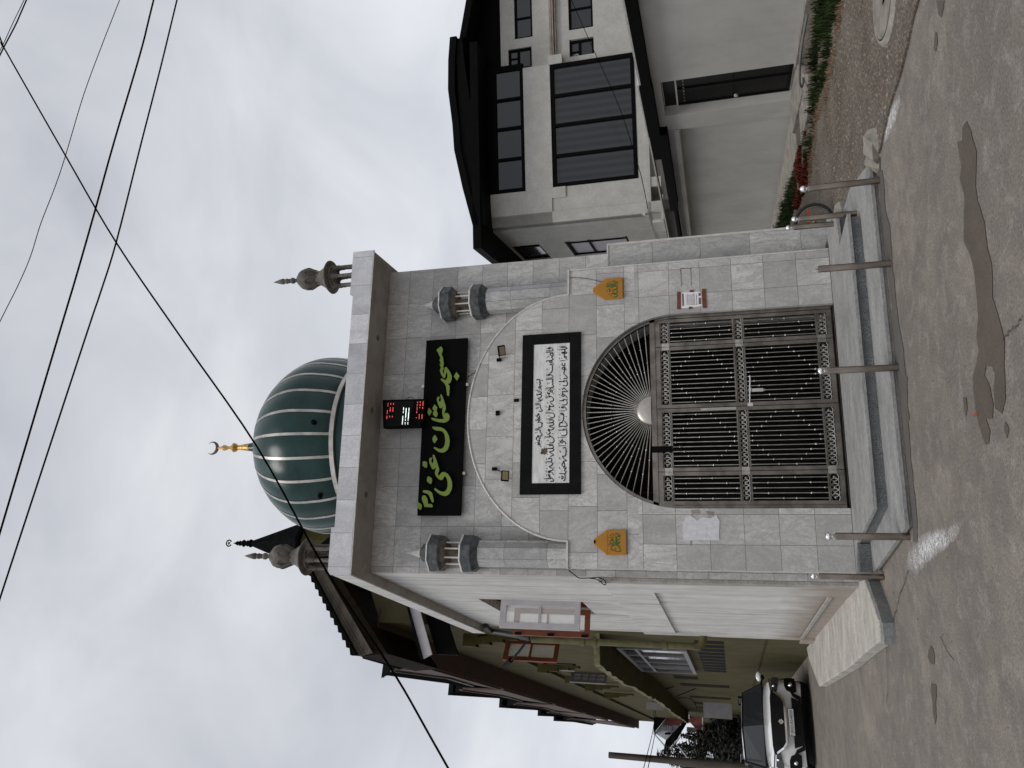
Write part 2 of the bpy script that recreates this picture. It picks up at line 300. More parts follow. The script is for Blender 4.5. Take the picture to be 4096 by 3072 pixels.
# ---------------- mesh helpers ----------------
FR={'S':((0.10,9.75),-80.37),'O':((-1.377,18.329),-79.4),'E':((-0.851,15.52),10.6),'H':((9.5,18.7),-9.93),'HS':((9.5,18.7),-99.93),'C':((8.55,13.0),-96.0)}
def FM(k):
    o,a=FR[k]; return Matrix.Translation((o[0],o[1],0))@Matrix.Rotation(R(a),4,'Z')
def fpt(k,x,y,z): return FM(k)@Vector((x,y,z))
class MB:
    def __init__(s,frame=None): s.v=[]; s.f=[]; s.M=FM(frame) if isinstance(frame,str) else frame; s.uv=None
    def add(s,vs,fs):
        b=len(s.v)
        for p in vs:
            p=Vector(p); s.v.append(tuple(s.M@p) if s.M else tuple(p))
        s.f+= [tuple(i+b for i in f) for f in fs]
    def box(s,x0,x1,y0,y1,z0,z1):
        s.add([(x0,y0,z0),(x1,y0,z0),(x1,y1,z0),(x0,y1,z0),(x0,y0,z1),(x1,y0,z1),(x1,y1,z1),(x0,y1,z1)],[(0,3,2,1),(4,5,6,7),(0,1,5,4),(1,2,6,5),(2,3,7,6),(3,0,4,7)]); return s
    def prism(s,poly,y0,y1):   # poly in (x,z), extruded from y0 (front) to y1
        n=len(poly); ar=sum(poly[i][0]*poly[(i+1)%n][1]-poly[(i+1)%n][0]*poly[i][1] for i in range(n))
        if ar<0: poly=poly[::-1]
        s.add([(x,y0,z) for x,z in poly]+[(x,y1,z) for x,z in poly],[tuple(range(n)),tuple(range(2*n-1,n-1,-1))]+[((i+1)%n,i,i+n,(i+1)%n+n) for i in range(n)]); return s
    def hprism(s,poly,z0,z1):  # poly in (x,y)
        n=len(poly); ar=sum(poly[i][0]*poly[(i+1)%n][1]-poly[(i+1)%n][0]*poly[i][1] for i in range(n))
        if ar<0: poly=poly[::-1]
        s.add([(x,y,z0) for x,y in poly]+[(x,y,z1) for x,y in poly],[tuple(range(n-1,-1,-1)),tuple(range(n,2*n))]+[(i,(i+1)%n,(i+1)%n+n,i+n) for i in range(n)]); return s
    def tube(s,pts,r,seg=8,cap=True):
        pts=[Vector(p) for p in pts]; n=len(pts); rings=[]; rr=r if isinstance(r,(list,tuple)) else [r]*n; vs=[];fs=[]
        for i,p in enumerate(pts):
            d=(pts[min(i+1,n-1)]-pts[max(i-1,0)]).normalized(); a=d.orthogonal().normalized() if i==0 else (pa-d*pa.dot(d)).normalized(); pa=a; b=d.cross(a)
            for k in range(seg):
                t=2*PI*k/seg; vs.append(p+(a*math.cos(t)+b*math.sin(t))*rr[i])
        for i in range(n-1):
            for k in range(seg): fs.append((i*seg+k,i*seg+(k+1)%seg,(i+1)*seg+(k+1)%seg,(i+1)*seg+k))
        if cap: fs+=[tuple(range(seg-1,-1,-1)),tuple((n-1)*seg+k for k in range(seg))]
        s.add(vs,fs); return s
    def bar(s,a,b,wd,dp,up=(0,-1,0)):   # flat bar between two points
        a=Vector(a);b=Vector(b);d=(b-a).normalized();u=Vector(up);sd=d.cross(u).normalized();u=sd.cross(d).normalized()
        vs=[p+sd*(i*wd/2)+u*(j*dp/2) for p in (a,b) for i,j in ((-1,-1),(1,-1),(1,1),(-1,1))]
        s.add(vs,[(0,1,2,3),(7,6,5,4),(0,4,5,1),(1,5,6,2),(2,6,7,3),(3,7,4,0)]); return s
    def lathe(s,prof,c=(0,0,0),seg=24,a0=0.0,a1=2*PI,sx=1,lobes=0,la=0.0):
        full=abs(a1-a0-2*PI)<1e-6; m=seg if full else seg+1; vs=[];fs=[]
        for r,z in prof:
            for k in range(m):
                t=a0+(a1-a0)*k/seg; q=r*(1+la*abs(math.sin(lobes*(t-a0)/2))) if lobes else r
                vs.append((c[0]+q*math.cos(t)*sx,c[1]+q*math.sin(t),c[2]+z))
        for i in range(len(prof)-1):
            for k in range(m if full else m-1): fs.append((i*m+k,i*m+(k+1)%m,(i+1)*m+(k+1)%m,(i+1)*m+k))
        s.add(vs,fs); return s
    def sphere(s,c,r,seg=12,rg=8,sc=(1,1,1)):
        prof=[]; vs=[];fs=[]
        for i in range(rg+1):
            t=PI*i/rg
            for k in range(seg):
                p=2*PI*k/seg; vs.append((c[0]+r*sc[0]*math.sin(t)*math.cos(p),c[1]+r*sc[1]*math.sin(t)*math.sin(p),c[2]-r*sc[2]*math.cos(t)))
        for i in range(rg):
            for k in range(seg): fs.append((i*seg+k,i*seg+(k+1)%seg,(i+1)*seg+(k+1)%seg,(i+1)*seg+k))
        s.add(vs,fs); return s
    def torus(s,c,R1,r2,seg=32,rs=8,axis='y',a0=0,a1=2*PI):
        pts=[]; n=seg
        full=abs(a1-a0-2*PI)<1e-6; vs=[];fs=[]; m=seg if full else seg+1
        for i in range(m):
            t=a0+(a1-a0)*i/seg
            for k in range(rs):
                p=2*PI*k/rs; rr=R1+r2*math.cos(p); h=r2*math.sin(p)
                if axis=='y': vs.append((c[0]+rr*math.cos(t),c[1]+h,c[2]+rr*math.sin(t)))
                elif axis=='x': vs.append((c[0]+h,c[1]+rr*math.cos(t),c[2]+rr*math.sin(t)))
                else: vs.append((c[0]+rr*math.cos(t),c[1]+rr*math.sin(t),c[2]+h))
        for i in range(m if full else m-1):
            for k in range(rs): fs.append((i*rs+k,((i+1)%m)*rs+k,((i+1)%m)*rs+(k+1)%rs,i*rs+(k+1)%rs))
        s.add(vs,fs); return s
    def build(s,name,mat,parent=None,smooth=False,bevel=0.0,mats=None,fm=None):
        me=bpy.data.meshes.new(name); off=Vector((0,0,0)); p=parent
        while p is not None: off+=Vector(p.location); p=p.parent
        me.from_pydata([tuple(Vector(v)-off) for v in s.v],[],s.f); me.validate()
        bm=bmesh.new(); bm.from_mesh(me); bmesh.ops.recalc_face_normals(bm,faces=bm.faces)
        bm.to_mesh(me); bm.free()
        for mm in (mats or [mat]): me.materials.append(mm)
        if fm:
            for i,f in enumerate(me.polygons): f.material_index=fm(f)
        if smooth:
            for f in me.polygons: f.use_smooth=True
            if hasattr(me,'set_sharp_from_angle'): me.set_sharp_from_angle(angle=R(40))
        o=bpy.data.objects.new(name,me); col.objects.link(o)
        if parent: o.parent=parent
        if bevel:
            b=o.modifiers.new('bevel','BEVEL'); b.width=bevel; b.segments=2; b.limit_method='ANGLE'; b.angle_limit=R(50)
        return o
def thing(name,label,cat,loc=(0,0,0),group=None):
    o=bpy.data.objects.new(name,None); col.objects.link(o); o.location=loc; o.empty_display_size=0.2
    o['label']=label; o['category']=cat
    if group: o['group']=group
    return o
def tag(o,label,cat,group=None):
    o['label']=label; o['category']=cat
    if group: o['group']=group
    return o
def struct(o): o['kind']='structure'; return o
def stuff(o,label,cat): o['kind']='stuff'; o['label']=label; o['category']=cat; return o
def arc_pts(cx,cz,a,b,t0,t1,n): return [(cx+a*math.cos(t0+(t1-t0)*i/n),cz+b*math.sin(t0+(t1-t0)*i/n)) for i in range(n+1)]
def stroke(mb,pts,wd,y0,y1,taper=True):   # a pen stroke in the (x,z) plane
    n=len(pts)
    # resample with Catmull-Rom for a written look
    P=[]
    for i in range(n-1):
        p0=pts[max(i-1,0)];p1=pts[i];p2=pts[i+1];p3=pts[min(i+2,n-1)]
        K=4 if n>2 else 2
        for k in range(K):
            t=k/K; P.append(tuple(0.5*((2*p1[j])+(-p0[j]+p2[j])*t+(2*p0[j]-5*p1[j]+4*p2[j]-p3[j])*t*t+(-p0[j]+3*p1[j]-3*p2[j]+p3[j])*t**3) for j in (0,1)))
    P.append(pts[-1]); m=len(P); A=[];B=[]
    for i,p in enumerate(P):
        q0=P[max(i-1,0)];q1=P[min(i+1,m-1)]; d=(q1[0]-q0[0],q1[1]-q0[1]); l=math.hypot(*d) or 1; nx,nz=-d[1]/l,d[0]/l
        ang=abs(math.sin(math.atan2(d[1],d[0])-0.9)); ww=wd*(0.62+0.55*ang)*(0.55 if taper and i in (0,m-1) else 1)/2
        A.append((p[0]+nx*ww,p[1]+nz*ww)); B.append((p[0]-nx*ww,p[1]-nz*ww))
    vs=[(x,y0,z) for x,z in A]+[(x,y0,z) for x,z in B]+[(x,y1,z) for x,z in A]+[(x,y1,z) for x,z in B]; fs=[]
    for i in range(m-1):
        fs+=[(i,i+1,m+i+1,m+i),(i,2*m+i,2*m+i+1,i+1),(m+i+1,3*m+i+1,3*m+i,m+i)]
    mb.add(vs,fs)
def win(parent,frame,x0,x1,z0,z1,y,fw=0.06,fd=0.08,mats=(None,None),vx=(),vz=(),name='window',glassm=None):
    f=MB(frame); f.box(x0,x0+fw,y,y+fd,z0,z1).box(x1-fw,x1,y,y+fd,z0,z1).box(x0+fw,x1-fw,y,y+fd,z0,z0+fw).box(x0+fw,x1-fw,y,y+fd,z1-fw,z1)
    for v in vx: f.box(v-fw*0.4,v+fw*0.4,y+0.004,y+fd,z0+fw,z1-fw)
    for v in vz: f.box(x0+fw,x1-fw,y+0.006,y+fd,v-fw*0.35,v+fw*0.35)
    o=f.build(name,mats[0],parent)
    g=MB(frame); g.box(x0+fw*.5,x1-fw*.5,y+fd*.5,y+fd*.62,z0+fw*.5,z1-fw*.5).build('pane',mats[1],o)
    return o
# ======================= SETTING =======================
gr=MB(); gr.add([(-300,-60,0),(300,-60,0),(300,500,0),(-300,500,0)],[(0,1,2,3)]); struct(gr.build('ground',m_ground))
DAMP=[(2.893, 4.873), (2.794, 4.829), (2.616, 4.78), (2.532, 4.825), (2.45, 4.874), (2.336, 4.876), (2.157, 4.818), (1.99, 4.824), (1.89, 4.792), (1.703, 4.859), (1.68, 4.851), (1.538, 4.797), (1.407, 4.765), (1.284, 4.823), (1.184, 4.848), (1.085, 4.881), (1.02, 4.961), (1.073, 5.068), (1.182, 5.056), (1.26, 4.991), (1.317, 5.017), (1.357, 5.12), (1.309, 5.175), (1.222, 5.107), (1.106, 5.088), (1.027, 5.137), (1.046, 5.25), (0.963, 5.206), (0.895, 5.26), (0.901, 5.328), (1.03, 5.401), (1.153, 5.425), (1.27, 5.414), (1.356, 5.397), (1.418, 5.294), (1.478, 5.213), (1.567, 5.231), (1.671, 5.15), (1.802, 5.124), (1.948, 5.109), (2.071, 5.129), (2.231, 5.222), (2.491, 5.097), (2.635, 5.137), (2.676, 5.078), (2.878, 5.096), (2.828, 5.001), (2.903, 4.957)]
def jag(poly,k=6,a=0.035):
    out=[]; rg=random.Random(3)
    for i in range(len(poly)):
        p=poly[i];q=poly[(i+1)%len(poly)]; L_=math.hypot(q[0]-p[0],q[1]-p[1]); kk=max(1,min(k,int(L_/0.05)))
        for j in range(kk):
            t=j/kk; out.append((p[0]+(q[0]-p[0])*t+rg.uniform(-a,a)*(0.35 if j==0 else 1)*min(1,L_),p[1]+(q[1]-p[1])*t+rg.uniform(-a,a)*0.5*min(1,L_)))
    return out
STAINS=[DAMP,[(-0.411, 7.294), (-0.441, 7.22), (-0.495, 7.201), (-0.558, 7.252), (-0.558, 7.376), (-0.514, 7.447), (-0.452, 7.373)],[(-0.716, 7.418), (-0.712, 7.257), (-0.79, 7.277), (-0.873, 7.343), (-0.97, 7.359), (-1.039, 7.433), (-0.959, 7.469), (-0.865, 7.442), (-0.792, 7.468)],[(4.005, 5.121), (3.875, 4.966), (3.837, 5.008), (3.821, 5.068), (3.873, 5.112)],[(3.833, 5.227), (3.791, 5.195), (3.723, 5.215), (3.701, 5.272), (3.752, 5.306)],[(1.28, 5.642), (1.261, 5.578), (1.19, 5.588), (1.145, 5.638), (1.204, 5.654)],[(0.969, 4.936), (0.917, 4.888), (0.868, 4.946), (0.929, 4.975)]]
for i,pl_ in enumerate(STAINS):
    pp=jag(pl_,9,0.02 if i else 0.05); b=MB(); b.add([(x,y,0.004) for x,y in pp],[tuple(range(len(pp)))]); struct(b.build('road_stain',m_damp))
def strip(name,mat,pts,w0,z):
    P=[Vector((p[0],p[1],z)) for p in pts]; n=len(P); vs=[];uv=[]
    for i,p in enumerate(P):
        d=(P[min(i+1,n-1)]-P[max(i-1,0)]).normalized(); s_=Vector((-d.y,d.x,0)); w_=w0[i] if isinstance(w0,(list,tuple)) else w0
        vs+=[p-s_*w_/2,p+s_*w_/2]
    b=MB(); b.add(vs,[(2*i,2*i+1,2*i+3,2*i+2) for i in range(n-1)]); o=b.build(name,mat)
    u=o.data.uv_layers.new(name='UVMap')
    for l in o.data.loops:
        vi=l.vertex_index; u.data[l.index].uv=((vi//2)/(n-1),vi%2)
    return struct(o)
def crack(pts,w_,seed):
    rr_=random.Random(seed); P=[]
    for (a,b_),(c,d_) in zip(pts,pts[1:]):
        for k_ in range(8): t=k_/8; P.append((a+(c-a)*t+rr_.uniform(-.012,.012),b_+(d_-b_)*t+rr_.uniform(-.012,.012)))
    P.append(pts[-1]); strip('road_crack',m_black_s,P,[w_*rr_.uniform(.3,1.2) for _ in P],0.0065)
m_black_s=stain_mat('crack_dirt',(0.05,0.042,0.036),0.95)
crack([(1.418, 4.783), (1.427, 4.645), (1.426, 4.547), (1.441, 4.456)],0.010,1)
cs7=[(-0.408, 8.997), (-0.197, 8.583), (-0.055, 8.356), (0.079, 8.041), (0.216, 7.788)]
crack(cs7,0.012,2)
crack([(-0.539, 9.239), (-0.74, 9.293), (-0.958, 9.331), (-1.203, 9.577)],0.010,3)
strip('white_speckle_trail',m_speckle,[(0.108, 8.416), (0.2, 7.949), (0.277, 7.533), (0.356, 7.132), (0.396, 6.682), (0.413, 6.295), (0.498, 5.948), (0.534, 5.789)],[0.12,0.3,0.42,0.36,0.28,0.2,0.14,0.06],0.0085)
strip('white_speckle_trail',m_speckle,[(4.034, 7.172), (4.041, 6.921), (4.043, 6.6), (4.009, 6.322), (3.98, 6.139)],[0.12,0.26,0.3,0.22,0.08],0.0085)
VERGE=[(4.306, 5.476), (4.283, 5.669), (4.201, 5.958), (4.162, 6.207), (4.165, 6.495), (4.141, 6.639), (4.081, 6.901)]+[(3.9,7.9),(4.1,9.2),(4.42,9.9),(4.7,20.0),(9.2,20.0),(8.62,13.5),(7.9,6.5)]
vg=MB(); vg.hprism([(VERGE[0][0]+1.0,VERGE[0][1]-1.2)]+VERGE,-0.02,0.022); struct(vg.build('gravel_path',m_gravel))
def inside(p,poly):
    c=False;n=len(poly);j=n-1
    for i in range(n):
        if (poly[i][1]>p[1])!=(poly[j][1]>p[1]) and p[0]<(poly[j][0]-poly[i][0])*(p[1]-poly[i][1])/(poly[j][1]-poly[i][1])+poly[i][0]: c=not c
        j=i
    return c
sg=MB(); rg=random.Random(11); k=0
while k<8000:
    x,y=rg.uniform(3.8,9),rg.uniform(4.2,18)
    if rg.random()>min(1.0,(9.0/y)**2): continue
    if not inside((x,y),VERGE): continue
    r=rg.uniform(0.006,0.020)*(2.0 if rg.random()<0.04 else 1.0); a=rg.uniform(0,PI); vs=[]
    for i in range(5):
        t=a+2*PI*i/5; q=r*rg.uniform(0.7,1.2); vs.append((x+q*math.cos(t),y+q*math.sin(t),0.02))
    vs.append((x+rg.uniform(-.3,.3)*r,y+rg.uniform(-.3,.3)*r,0.022+r*rg.uniform(0.4,0.8)))
    sg.add(vs,[(i,(i+1)%5,5) for i in range(5)]); k+=1
stuff(sg.build('gravel',m_stone),'loose grey-brown stone chips on the dirt path beside the steps','gravel')
# small litter on the road
def pebbles(n):
    b=MB(); rr=random.Random(5)
    for i in range(n):
        x,y=rr.uniform(-3,8),rr.uniform(3.2,13); r=rr.uniform(0.003,0.009)
        b.sphere((x,y,0.003),r,5,3,(1,1,0.6))
    return b
stuff(pebbles(420).build('grit',m_stone),'specks of grit scattered over the dusty road','grit')
b=MB(); b.hprism([(1.123, 5.477), (1.115, 5.47), (1.102, 5.381), (1.111, 5.382)],0.006,0.010); tag(b.build('red_wrapper',m_redref),'scrap of red wrapper lying at the edge of the damp patch on the road','litter')
pts=[(-0.308, 6.869), (-0.322, 6.942), (-0.359, 6.892), (-0.395, 6.843), (-0.433, 6.783), (-0.456, 6.706), (-0.475, 6.629)]
b=MB(); b.tube([(x,y,0.008) for x,y in pts],0.004,5); tag(b.build('twig',m_comp_pl),'thin pale twig lying on the road','twig')
# manhole
mh=thing('manhole_cover','round concrete manhole cover set in a raised ring on the dirt verge','manhole cover',(5.07, 6.305, 0.02))
b=MB(); b.lathe([(0.0,0.0),(0.36,0.0),(0.36,0.035),(0.345,0.04),(0.0,0.04)],mh.location,48); b.build('cover',m_man,mh,True)
b=MB(); b.lathe([(0.375,0.0),(0.375,0.03),(0.40,0.03),(0.43,0.0)],mh.location,48); b.build('ring',m_comp_pl,mh,True)
for dx,dy in ((-0.12,-0.1),(0.02,-0.24),(0.16,-0.05)):
    b=MB(); b.box(mh.location.x+dx-0.02,mh.location.x+dx+0.02,mh.location.y+dy-0.06,mh.location.y+dy+0.06,mh.location.z+0.037,mh.location.z+0.043); b.build('slot',m_cable,mh)

# ======================= ENTRANCE STEPS =======================
stp=thing('entrance_steps','two broad grey stone steps with dark granite riser in front of the gated archway','steps',(2.2,8.4,0))
TOP=[(0.225,9.37),(0.50,9.23),(0.765,8.06),(3.83,8.00),(3.74,8.62),(4.20,8.69),(4.45,9.37)]
LOW=[(0.215,9.10),(0.545,7.46),(4.06,7.42),(4.35,8.45),(4.35,9.36),(0.225,9.36)]
RIS=[(0.235,9.372),(0.51,9.21),(0.785,8.09),(3.80,8.03),(3.715,8.65),(4.17,8.72),(4.42,9.372)]
b=MB(); b.hprism([(0.24,9.10),(0.57,7.49),(4.0,7.45),(4.3,8.47),(4.3,9.3),(0.25,9.3)],-0.05,0.032); b.build('plinth',m_plinth,stp)
b=MB(); b.hprism(LOW,0.032,0.070); b.build('lower_tread',m_step,stp,bevel=0.004)
pp=jag([(0.25,7.50),(0.9,7.50),(2.2,7.42),(3.4,7.40),(4.1,7.38),(4.0,7.24),(3.2,7.16),(2.5,7.20),(1.8,7.12),(1.2,7.28),(0.6,7.30),(0.35,7.40)],8,0.09); b=MB(); b.add([(x,y,0.0045) for x,y in pp],[tuple(range(len(pp)))]); struct(b.build('road_grime_shade',m_grime_shade))  # strip at the step foot: grime, with contact shade painted into its colour
b=MB(); b.hprism(RIS,0.070,0.168); b.build('granite_riser',m_granite,stp)
b=MB(); b.hprism(TOP,0.168,0.205); b.build('upper_tread',m_step,stp,bevel=0.004)
b=MB(); b.box(0.205,0.50,9.19,9.36,0.071,0.196); b.build('granite_block',m_granite,stp)
b=MB(); b.box(4.03,4.46,9.42,9.62,0.10,0.165); b.build('end_slab',m_step,stp)
rmp=thing('concrete_apron','raised pale concrete apron with grey kerb face along the white side wall','concrete slab',(-0.5,11,0))
AP=[(0.127, 9.355), (-0.086, 9.021), (-0.273, 8.766), (-0.473, 8.748), (-0.654, 9.733), (-0.91, 10.988), (-1.188, 12.582), (-1.584, 14.928), (-1.277, 16.356), (-1.075, 16.689)]+[(-0.35,12.5),(0.12,9.8)]
b=MB(); b.hprism(AP,0.0,0.14); b.build('slab',m_ramp,rmp,bevel=0.015)
kp=AP[:4]; b=MB()
for i in range(3):
    p,q_=kp[i],kp[i+1]; b.hprism([(p[0]-.0,p[1]-.006),(q_[0],q_[1]-.006),(q_[0]-.03,q_[1]-.09),(p[0]-.02,p[1]-.09)],0.0,0.115)
b.build('kerb_face',m_kerb,rmp)
# broken kerb stones
def rock(x,y,r,h,seed,z0=0.0):
    rr=random.Random(seed); b=MB(); n=7; vs=[]
    for lv,(f,zz) in enumerate(((1.0,0),(0.92,0.6),(0.55,1.0))):
        for i in range(n): t=2*PI*i/n; q=r*f*rr.uniform(0.8,1.15); vs.append((x+q*math.cos(t),y+q*0.7*math.sin(t),z0+h*zz*rr.uniform(0.85,1.1)))
    fs=[tuple(range(2*n,3*n))]
    for l in (0,1):
        for i in range(n): fs.append((l*n+i,l*n+(i+1)%n,(l+1)*n+(i+1)%n,(l+1)*n+i))
    b.add(vs,fs); return b
KX=[(4.157, 7.108), (4.079, 7.304), (4.329, 8.885)]
tag(rock(KX[0][0],KX[0][1]+0.15,0.20,0.13,1).build('kerb_stone',m_comp_pl),'white-edged kerb stone half buried beyond the right end of the steps','kerb stone')
tag(rock(KX[1][0],KX[1][1]+0.05,0.16,0.10,2).build('kerb_stone',m_comp_pl),'smaller kerb stone touching the right end of the steps','kerb stone')
tag(rock(KX[2][0]+0.05,KX[2][1]+0.2,0.16,0.16,4).build('kerb_stone',m_comp_pl),'whitish rock between the steps and the bicycle wheel','rock')

# ======================= BOLLARDS =======================
def bollard(ball=True,name='bollard'):
    t=thing(name,'','bollard',(0,0,0))
    b=MB(); b.lathe([(0.032,-0.02),(0.032,0.600),(0.030,0.606),(0.0,0.606)],(0,0,0),20); b.build('post',m_boll,t,True)
    if ball:
        b=MB(); b.lathe([(0.022,0.606),(0.024,0.618),(0.014,0.624),(0.014,0.632)],(0,0,0),16).sphere((0,0,0.660),0.033,16,12); b.build('ball_cap',m_chrome,t,True)
    else:
        b=MB(); b.lathe([(0.006,0.606),(0.006,0.625),(0.003,0.632),(0,0.632)],(0,0,0),8); b.build('bare_screw',m_boll,t,True)
    return t
def place(t,loc,label,h=1.0,tilt=0.0):
    t.location=loc; t.scale=(1,1,h); t.rotation_euler=(0,tilt,0); t['label']=label; t['group']='steel bollards round the mosque steps'
def dup(t):
    r=t.copy(); col.objects.link(r)
    for ch in list(t.children):
        c=ch.copy(); col.objects.link(c); c.parent=r
        for g_ in ch.children:
            d=g_.copy(); col.objects.link(d); d.parent=c
    return r
b0=bollard(); 
BP=[(0.481, 7.642), (0.149, 9.01), (1.969, 7.375), (2.922, 7.235), (3.822, 7.333), (3.916, 8.203), (4.132, 8.874)]
place(b0,(BP[0][0],BP[0][1],0),'chrome-ball steel bollard in front of the chamfered left corner of the steps',1.02)
bb=dup(b0); place(bb,(BP[1][0],BP[1][1],0.03),'chrome-ball steel bollard standing by the white side wall and concrete apron',1.0)
bb=dup(b0); place(bb,(BP[2][0],BP[2][1],0),'chrome-ball steel bollard in front of the middle of the gate',1.0)
bn=bollard(False); place(bn,(BP[3][0],BP[3][1],0),'steel bollard that has lost its ball, in front of the right pier',1.04)
bb=dup(b0); place(bb,(BP[4][0],BP[4][1],0),'chrome-ball steel bollard at the far right end of the steps',1.05,R(-0.6))
bb=dup(b0); place(bb,(BP[5][0],BP[5][1],0.02),'chrome-ball steel bollard in front of the bicycle wheel',1.03)
bb=dup(b0); place(bb,(BP[6][0],BP[6][1],0.02),'steel bollard of which only the chrome ball shows past the corner of the marble wall',1.03)

# ======================= MOSQUE =======================
mq=thing('mosque','small marble-faced mosque with green ribbed dome, arched gate and deep white eave','mosque',(0,0,0))
ARCH=arc_pts(2.12,2.05,1.22,1.205,PI,0,40)
b=MB(); b.prism([(0.10,0.0),(0.90,0.0)]+[(0.90,2.05)]+ARCH[1:-1]+[(3.34,2.05),(3.34,0.0),(4.40,0.0),(4.40,6.18),(0.10,6.18)],9.75,9.95); b.build('front_wall',m_upper,mq)
PARC=arc_pts(2.108,3.42,1.592,1.33,0,PI,48)
b=MB(); b.prism([(0.20,0.196),(0.90,0.206),(0.90,2.05)]+ARCH[1:-1]+[(3.34,2.05),(3.34,0.206),(4.03,0.206),(4.03,3.42)]+PARC+[(0.20,3.42)],9.38,9.749); b.build('portal',m_portal,mq)
b=MB(); b.box(4.032,4.46,9.60,9.748,0.165,2.93); b.build('right_shoulder',m_shoulder,mq)
tr=MB(); tr.tube([(x,9.385,z+0.012) for x,z in PARC],0.016,8); tr.box(0.185,0.517,9.362,9.748,3.421,3.445).box(3.70,4.045,9.362,9.748,3.421,3.445)
tr.box(4.031,4.047,9.366,9.382,0.21,3.42).box(4.447,4.475,9.585,9.60,0.17,2.95).box(4.048,4.475,9.59,9.748,2.931,2.953).box(0.186,0.2,9.40,9.41,0.21,3.40)
tr.build('edge_trim',m_trim,mq,True)
# the beads of the arch trim: short tiles
j=MB()
for i in range(1,48,2):
    x,z=PARC[i]; j.torus((x,9.385,z+0.012),0.0165,0.0025,10,4,'x')
j.build('trim_joint',m_comp_pl,mq)
# side wall with window opening and sunk panel (frame S: x towards the camera, y into the wall)
SO=[(-2.056, 5.298), (-2.026, 3.674), (-3.247, 5.314), (-3.138, 3.696)]
wx1=SO[0][0]; wx0=SO[2][0]-0.10; wz1=SO[0][1]; wz0=SO[1][1]
b=MB('S'); X0=-5.55
b.box(X0,wx0,0,0.28,-0.05,6.18).box(wx1,0.0,0,0.28,-0.05,6.18).box(wx0,wx1,0,0.28,-0.05,wz0).box(wx0,wx1,0,0.28,wz1,6.18)
b.build('side_wall',m_paint,mq)
CRK=[(-0.522, 3.103), (-5.471, 3.093)]; PN=[(-0.857, 2.48), (-5.212, 2.545), (-0.908, 0.38), (-5.224, 0.339)]
pzt=(PN[0][1]+PN[1][1])/2; pzb=(PN[2][1]+PN[3][1])/2; px1=PN[0][0]; px0=PN[1][0]; cz=(CRK[0][1]+CRK[1][1])/2
b=MB('S'); b.box(X0,-0.14,-0.035,-0.001,pzt,cz).box(px1,-0.14,-0.035,-0.001,-0.02,pzt).box(X0,px0,-0.035,-0.001,-0.02,pzt).box(px0,px1,-0.020,-0.001,-0.02,pzb)
b.build('plaster_dado',m_paint,mq)
b=MB('S'); b.box(px0,px1,-0.045,-0.021,pzb-0.03,pzb+0.025); b.build('panel_ledge',m_plinth,mq,bevel=0.006)
b=MB('S'); b.box(-0.14,0.0,-0.05,-0.001,0.0,cz+0.02); b.build('cement_strip',m_plinth,mq,bevel=0.008)
b=MB('S'); b.box(X0-0.25,px0-0.05,-0.065,-0.036,0.0,0.36); b.build('wall_foot',m_paint,mq)
b=MB('S'); b.box(wx0+0.02,wx1-0.02,0.24,0.27,wz0+0.02,wz1-0.02); b.build('window_backing',m_black,mq)
b=MB('S'); b.box(wx0,wx1,0.10,0.17,wz1-0.07,wz1).box(wx0,wx0+.06,0.10,0.17,wz0,wz1).box(wx1-.06,wx1,0.10,0.17,wz0,wz1).box(wx0,wx1,0.10,0.17,wz0,wz0+.05).box(wx0,wx1,0.10,0.17,wz1-.40,wz1-.35).box((wx0+wx1)/2-.03,(wx0+wx1)/2+.03,0.10,0.17,wz0,wz1); wf=b.build('window',m_sash_b,mq)
def sash(parent,name,P0,P1,z0,z1,fw,mat,midz=None,th=0.04,grid=None):
    # casement leaf standing open between two ground points
    a=Vector((P0[0],P0[1],0)); c=Vector((P1[0],P1[1],0)); d=(c-a); Ln=d.length; d.normalize(); ang=math.atan2(d.y,d.x)
    M_=Matrix.Translation(a)@Matrix.Rotation(ang,4,'Z'); f=MB(M_)
    f.box(0,fw,-th/2,th/2,z0,z1).box(Ln-fw*1.05,Ln,-th/2,th/2,z0,z1).box(fw,Ln-fw*1.05,-th/2,th/2,z0,z0+fw).box(fw,Ln-fw*1.05,-th/2,th/2,z1-fw*1.1,z1)
    for mz in (midz or []): f.box(fw,Ln-fw*1.05,-th/2+.004,th/2-.004,mz-fw*.22,mz+fw*.22)
    for mx_ in (grid or []): f.box(Ln*mx_-.012,Ln*mx_+.012,-th/2+.004,th/2-.004,z0+fw,z1-fw)
    o=f.build(name,mat,parent); g_=MB(M_); g_.box(fw*.6,Ln-fw*.6,-.003,.003,z0+fw*.6,z1-fw*.6); g_.build('pane',m_clear if grid is None else m_sash_w,o); return o
NSH=[(-0.243, 4.964), (-0.656, 4.929), (-0.645, 3.699), (-0.239, 3.724), (-0.816, 4.987), (-0.804, 3.726), (-0.393, 3.741)]
sash(mq,'window_leaf',(NSH[0][0],11.80),(NSH[1][0],11.72),NSH[2][1],NSH[1][1],0.085,m_sash_w,[(NSH[2][1]+NSH[1][1])/2])
lf=sash(mq,'window_leaf',(NSH[6][0],12.85),(NSH[4][0],12.75),NSH[5][1],NSH[4][1],0.085,m_sash_b,[(NSH[5][1]*0.45+NSH[4][1]*0.55)])
for zf in (0.06,0.5,0.93):
    b=MB(); zz=NSH[5][1]+(NSH[4][1]-NSH[5][1])*zf; b.box(NSH[4][0]+0.01,NSH[4][0]+0.05,12.715,12.74,zz-0.05,zz+0.05); b.build('hinge',m_black,lf)
